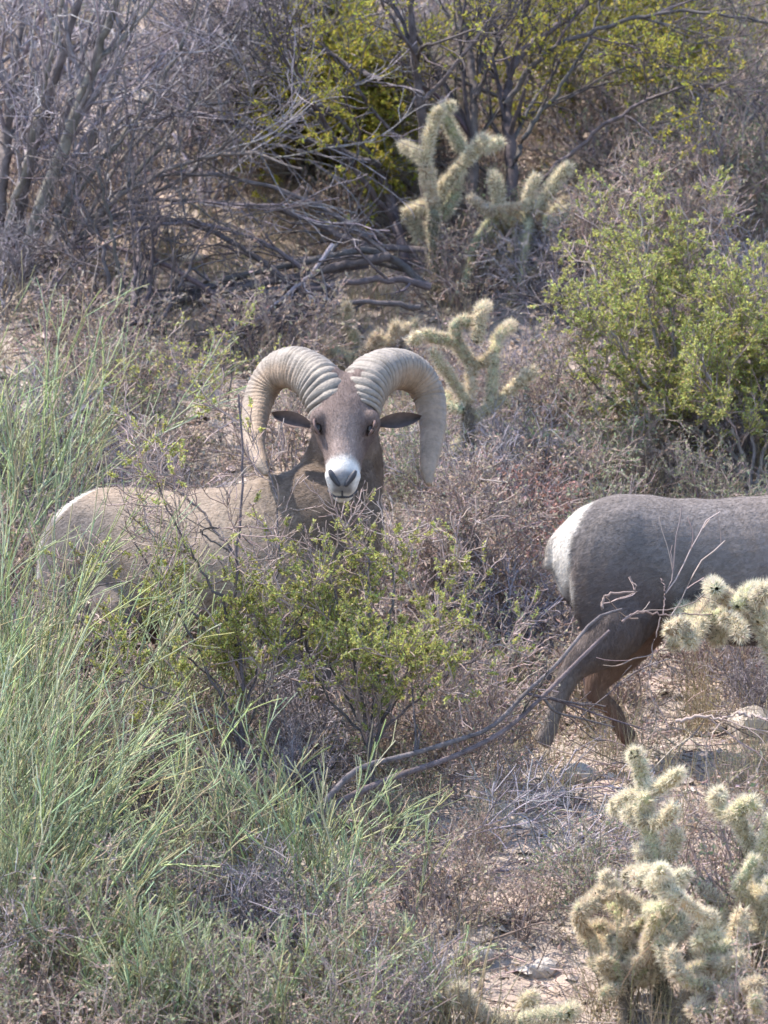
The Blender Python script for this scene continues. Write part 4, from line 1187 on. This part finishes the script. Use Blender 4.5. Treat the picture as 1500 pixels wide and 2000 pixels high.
    # ears: cupped leaves pointing outwards
    for s, (ex, ey), (tx, ty) in ((1, (740, 828), (822, 816)), (-1, (604, 830), (532, 810))):
        b, t = P(ex, ey, hy + .00), P(tx, ty, hy + .045)
        ax = t - b; Ln = np.linalg.norm(ax); ax = ax / Ln
        nrm = norm(np.array([0.1 * s, -1, .25])); nrm = norm(nrm - ax * np.dot(nrm, ax)); sd = np.cross(ax, nrm)
        g = Geo(); nu, nv = 14, 11
        uu = np.linspace(0, 1, nu); vv = np.linspace(-1, 1, nv)
        U, Vv = np.meshgrid(uu, vv, indexing='ij')
        wid = .020 * np.sin(np.clip(U * .9 + .1, 0, 1) * math.pi) ** .8 + .002
        for off in (0.0, -.004):
            pos = b + ax * (U * Ln)[..., None] + sd * (Vv * wid)[..., None] + nrm * ((Vv ** 2) * .022 - .012 * (1 - U * .3) + off)[..., None]
            shade = (.55 + .6 * np.abs(Vv))[..., None] * np.ones(3) if off == 0 else np.ones((nu, nv, 3)) * 1.4
            i_, j_ = np.meshgrid(np.arange(nu - 1), np.arange(nv - 1), indexing='ij'); a_ = i_ * nv + j_
            g.add(pos.reshape(-1, 3), np.stack([a_, a_ + 1, a_ + nv + 1, a_ + nv], -1).reshape(-1, 4), None, shade.reshape(-1, 3))
        local_part(g, 'ear', M['ear'])
    # eyes, nostrils, mouth
    def blob(c, rx, ry, rz):
        g = Geo(); nu, nv = 14, 10
        th = np.linspace(0, 2 * math.pi, nu, endpoint=False); ph = np.linspace(-1.5, 1.5, nv)
        V = np.array([[c + lat * rx * math.cos(p_) * math.cos(t_) + nose * ry * math.cos(p_) * math.sin(t_) + up * rz * math.sin(p_) for t_ in th] for p_ in ph])
        Q = [(k * nu + i, k * nu + (i + 1) % nu, (k + 1) * nu + (i + 1) % nu, (k + 1) * nu + i) for k in range(nv - 1) for i in range(nu)]
        g.add(V.reshape(-1, 3), np.array(Q)); return g
    for s in (1, -1):
        e = local_part(blob(hd(.150, .030, s * .0745), .0125, .019, .0145), 'eye', M['eye'])
        gl = Geo()
        arc = smooth_path([hd(.124, .030, s * .078), hd(.130, .046, s * .083), hd(.146, .053, s * .085), hd(.164, .047, s * .081), hd(.170, .028, s * .070)], 14)
        gl.tubes(arc[None], np.full((1, 14), .004), 6, np.array([[1.1, 1., 1.]]))
        lid = local_part(gl, 'eyelid', M['ear'], e)
        gn = Geo()
        gn.tubes(smooth_path([hd(.296, .022, s * .037), hd(.312, .012, s * .027), hd(.324, .000, s * .015), hd(.329, -.008, s * .007)], 12)[None], (.0085 * np.array([.5, .8, 1, 1, 1, .95, .9, .85, .8, .7, .6, .4]))[None], 8)
        local_part(gn, 'nostril', M['nose'])
    g = Geo()
    arc = smooth_path([hd(.296, -.066, -.040), hd(.318, -.062, -.024), hd(.3285, -.056, 0), hd(.318, -.062, .024), hd(.296, -.066, .040)], 16)
    g.tubes(arc[None], np.full((1, 16), .0048), 6)
    g.tubes(smooth_path([hd(.333, -.025, 0), hd(.333, -.040, 0), hd(.329, -.056, 0)], 8)[None], np.full((1, 8), .0028), 5)
    local_part(g, 'mouth', M['nose'])
make_horned_ram()

# ---- the second sheep, walking across with its rump turned this way
def make_walking_sheep():
    rng = np.random.default_rng(8)
    sc = .95
    yaw = math.radians(9)
    Rm = Matrix.Translation((1.005, .33, -.765)) @ Matrix.Rotation(yaw, 4, 'Z') @ Matrix.Rotation(math.radians(-1.8), 4, 'Y') @ Matrix.Scale(sc, 4)
    Rn = np.array(Rm)
    def foot(px, py, y):                       # where the outline meets its own plane, in body coordinates
        q = P(px, py, .33)
        l = np.linalg.inv(Rn) @ np.append(q, 1)
        return (float(l[0]), y, float(l[2]))
    parts = [torso()]
    near = [(-.35, -.05, .66), (-.36, -.115, .47), foot(1098, 1306, -.10), foot(1062, 1385, -.10), foot(1050, 1420, -.10), foot(1036, 1450, -.10)]
    far = [(-.30, .05, .66), (-.25, .10, .48), foot(1166, 1338, .09), foot(1206, 1392, .09), foot(1216, 1420, .09), foot(1238, 1446, .09)]
    parts.append(limb(near, [.06, .092, .038, .023, .026, .029]))
    parts.append(limb(far, [.06, .088, .036, .022, .025, .028]))
    parts += legs([std_front(.095, .12, .08, .03), std_front(-.095, -.02, -.10)], [])
    parts.append(ellipsoid((-.35, -.105, .61), (.155, .072, .22), .12))
    parts.append(ellipsoid((-.33, .095, .61), (.15, .072, .21), -.1))
    for s in (1, -1):
        parts.append(ellipsoid((.36, s * .085, .67), (.11, .075, .215), -.25))
        parts.append(ellipsoid((.05, s * .05, .60), (.24, .12, .20), 0))
    # neck and head carried forward, out of the frame to the east
    parts.append(limb([(.30, 0, .70), (.46, 0, .80), (.62, 0, .93), (.70, 0, 1.0)], [.185, .15, .105, .085], .85, 20, 16))
    H = [((.66, 0, 1.03), .05, .05), ((.70, 0, 1.02), .08, .085), ((.78, 0, .99), .085, .09), ((.86, 0, .95), .062, .07), ((.94, 0, .91), .048, .054), ((.99, 0, .885), .036, .036)]
    t = norm(np.array([.9, 0, -.42])); v = np.array([.42, 0, .9])
    parts.append(loft([(np.array(c), np.array([0, 1., 0]), v, a, b) for c, a, b in H], 18))
    parts.append(limb([(-.49, 0, .76), (-.53, 0, .72), (-.55, 0, .65)], [.025, .022, .012]))
    me, co, no = fuse(parts, 'body', .0065, 7)
    co = relief(me, co, no)
    col = paint_body(co, (.150, .134, .135), (.105, .080, .074), -.492)
    tl = sstep(-.515, -.53, co[:, 0]) * sstep(.028, .016, np.abs(co[:, 1])) * sstep(.78, .74, co[:, 2])
    col = col * (1 - .5 * tl[:, None]) + np.array([.12, .09, .08]) * (.5 * tl[:, None])
    fl = sstep(.0, .04, co[:, 1]) * sstep(.56, .46, co[:, 2]) * (co[:, 0] < 0)
    col = col * (1 - .8 * fl[:, None]) + np.array([.165, .104, .080]) * (.8 * fl[:, None])  # warm light on the inner far leg painted into its brown
    wq = wob(co, 7, 44)
    sh = sstep(-.05, .25, co[:, 0] + .08 * wq) * sstep(.55, .7, co[:, 2])
    col = col * (1 - .45 * sh[:, None]) + np.array([.23, .185, .165]) * (.45 * sh[:, None])
    f = sstep(.90, .93, co[:, 0])
    col = col * (1 - f[:, None]) + np.array([.6, .57, .55]) * f[:, None]
    colour_mesh(me, col)
    me.materials.append(M['coat'])
    root = empty('bighorn_sheep', Rm.translation, 'dark grey-brown bighorn sheep with bright white rump walking behind a spiny cholla', 'bighorn sheep', 'bighorn sheep on the slope')
    root.rotation_euler = Rm.to_euler(); root.scale = (sc,) * 3
    body = bpy.data.objects.new('body', me); COL.objects.link(body); body.parent = root
    flow = np.tile(np.array([-1., 0, -.35]), (len(co), 1)); flow[co[:, 2] < .5] = (-.1, 0, -1)
    build_fur(fur(co, no, col, flow, 120000, rng, .013, .0016), 'fur', body)
    for s in (1, -1):
        a = smooth_path([(.70, s * .05, 1.08), (.66, s * .10, 1.17), (.58, s * .17, 1.16), (.54, s * .21, 1.06), (.57, s * .22, .97)], 8)
        horn_mesh(a, .05, rng, False).build('horn', M['horn'], root)
        g = Geo(); g.leaves(np.array([[.70, s * .08, 1.03]]), np.array([[-.5, s * 1., .1]]), .12, .06, np.array([[1, 1, 1]]))
        g.build('ear', M['ear'], root)
make_walking_sheep()

# ------------------------------------------------------------------ labels by what each shrub or stone stands beside
def name_by_neighbours():
    keys = ['tall forked cholla', 'stubby cholla', 'drooping greyish cholla', 'bony branching cholla', 'low pale cholla', 'sunlit cholla', 'leaning pale cholla', 'woolly cholla',
            'short fuzzy cholla', 'small sprawling cholla', 'dark many-stemmed palo verde', 'bushy young palo verde', 'olive young palo verde', 'bare grey tree', 'dead dark shrub',
            'wispy creosote', 'leafy yellow-green creosote', 'small creosote sprig', 'broad bright green creosote', 'second green creosote', 'thin upslope creosote', 'tawny half-dry creosote',
            'tall dense pale green broom', 'loose pale broom', 'small upright grey-green broom', 'low grey broom', 'short broom tuft', 'olive broom', 'two long curved dead stems', 'dark twiggy limb']
    marks = []
    for o in scene.objects:
        lab = o.get('label', '')
        if o.parent is None and lab:
            for k in keys:
                if lab.startswith(k):
                    marks.append((o.location.x, o.location.y, k))
            if o.name.startswith('bighorn_ram'): marks.append((o.location.x, o.location.y, 'horned ram'))
            if o.name.startswith('bighorn_sheep'): marks.append((o.location.x, o.location.y, 'walking sheep'))
    for o in scene.objects:
        if o.parent is None and o.get('group') in ('tan dry shrubs', 'grey-green low shrubs', 'bare twiggy shrubs', 'rusty red shrubs', 'loose tan stones'):
            x, y = o.location.x, o.location.y
            m = min(marks, key=lambda k: (k[0] - x) ** 2 + (k[1] - y) ** 2)
            rel = 'downhill from' if y < m[1] - .2 else 'uphill from' if y > m[1] + .2 else 'beside'
            o['label'] = o['label'] + ' ' + rel + ' the ' + m[2]
            o['group'] = o['group'] + ' ' + rel + ' the ' + m[2]
name_by_neighbours()
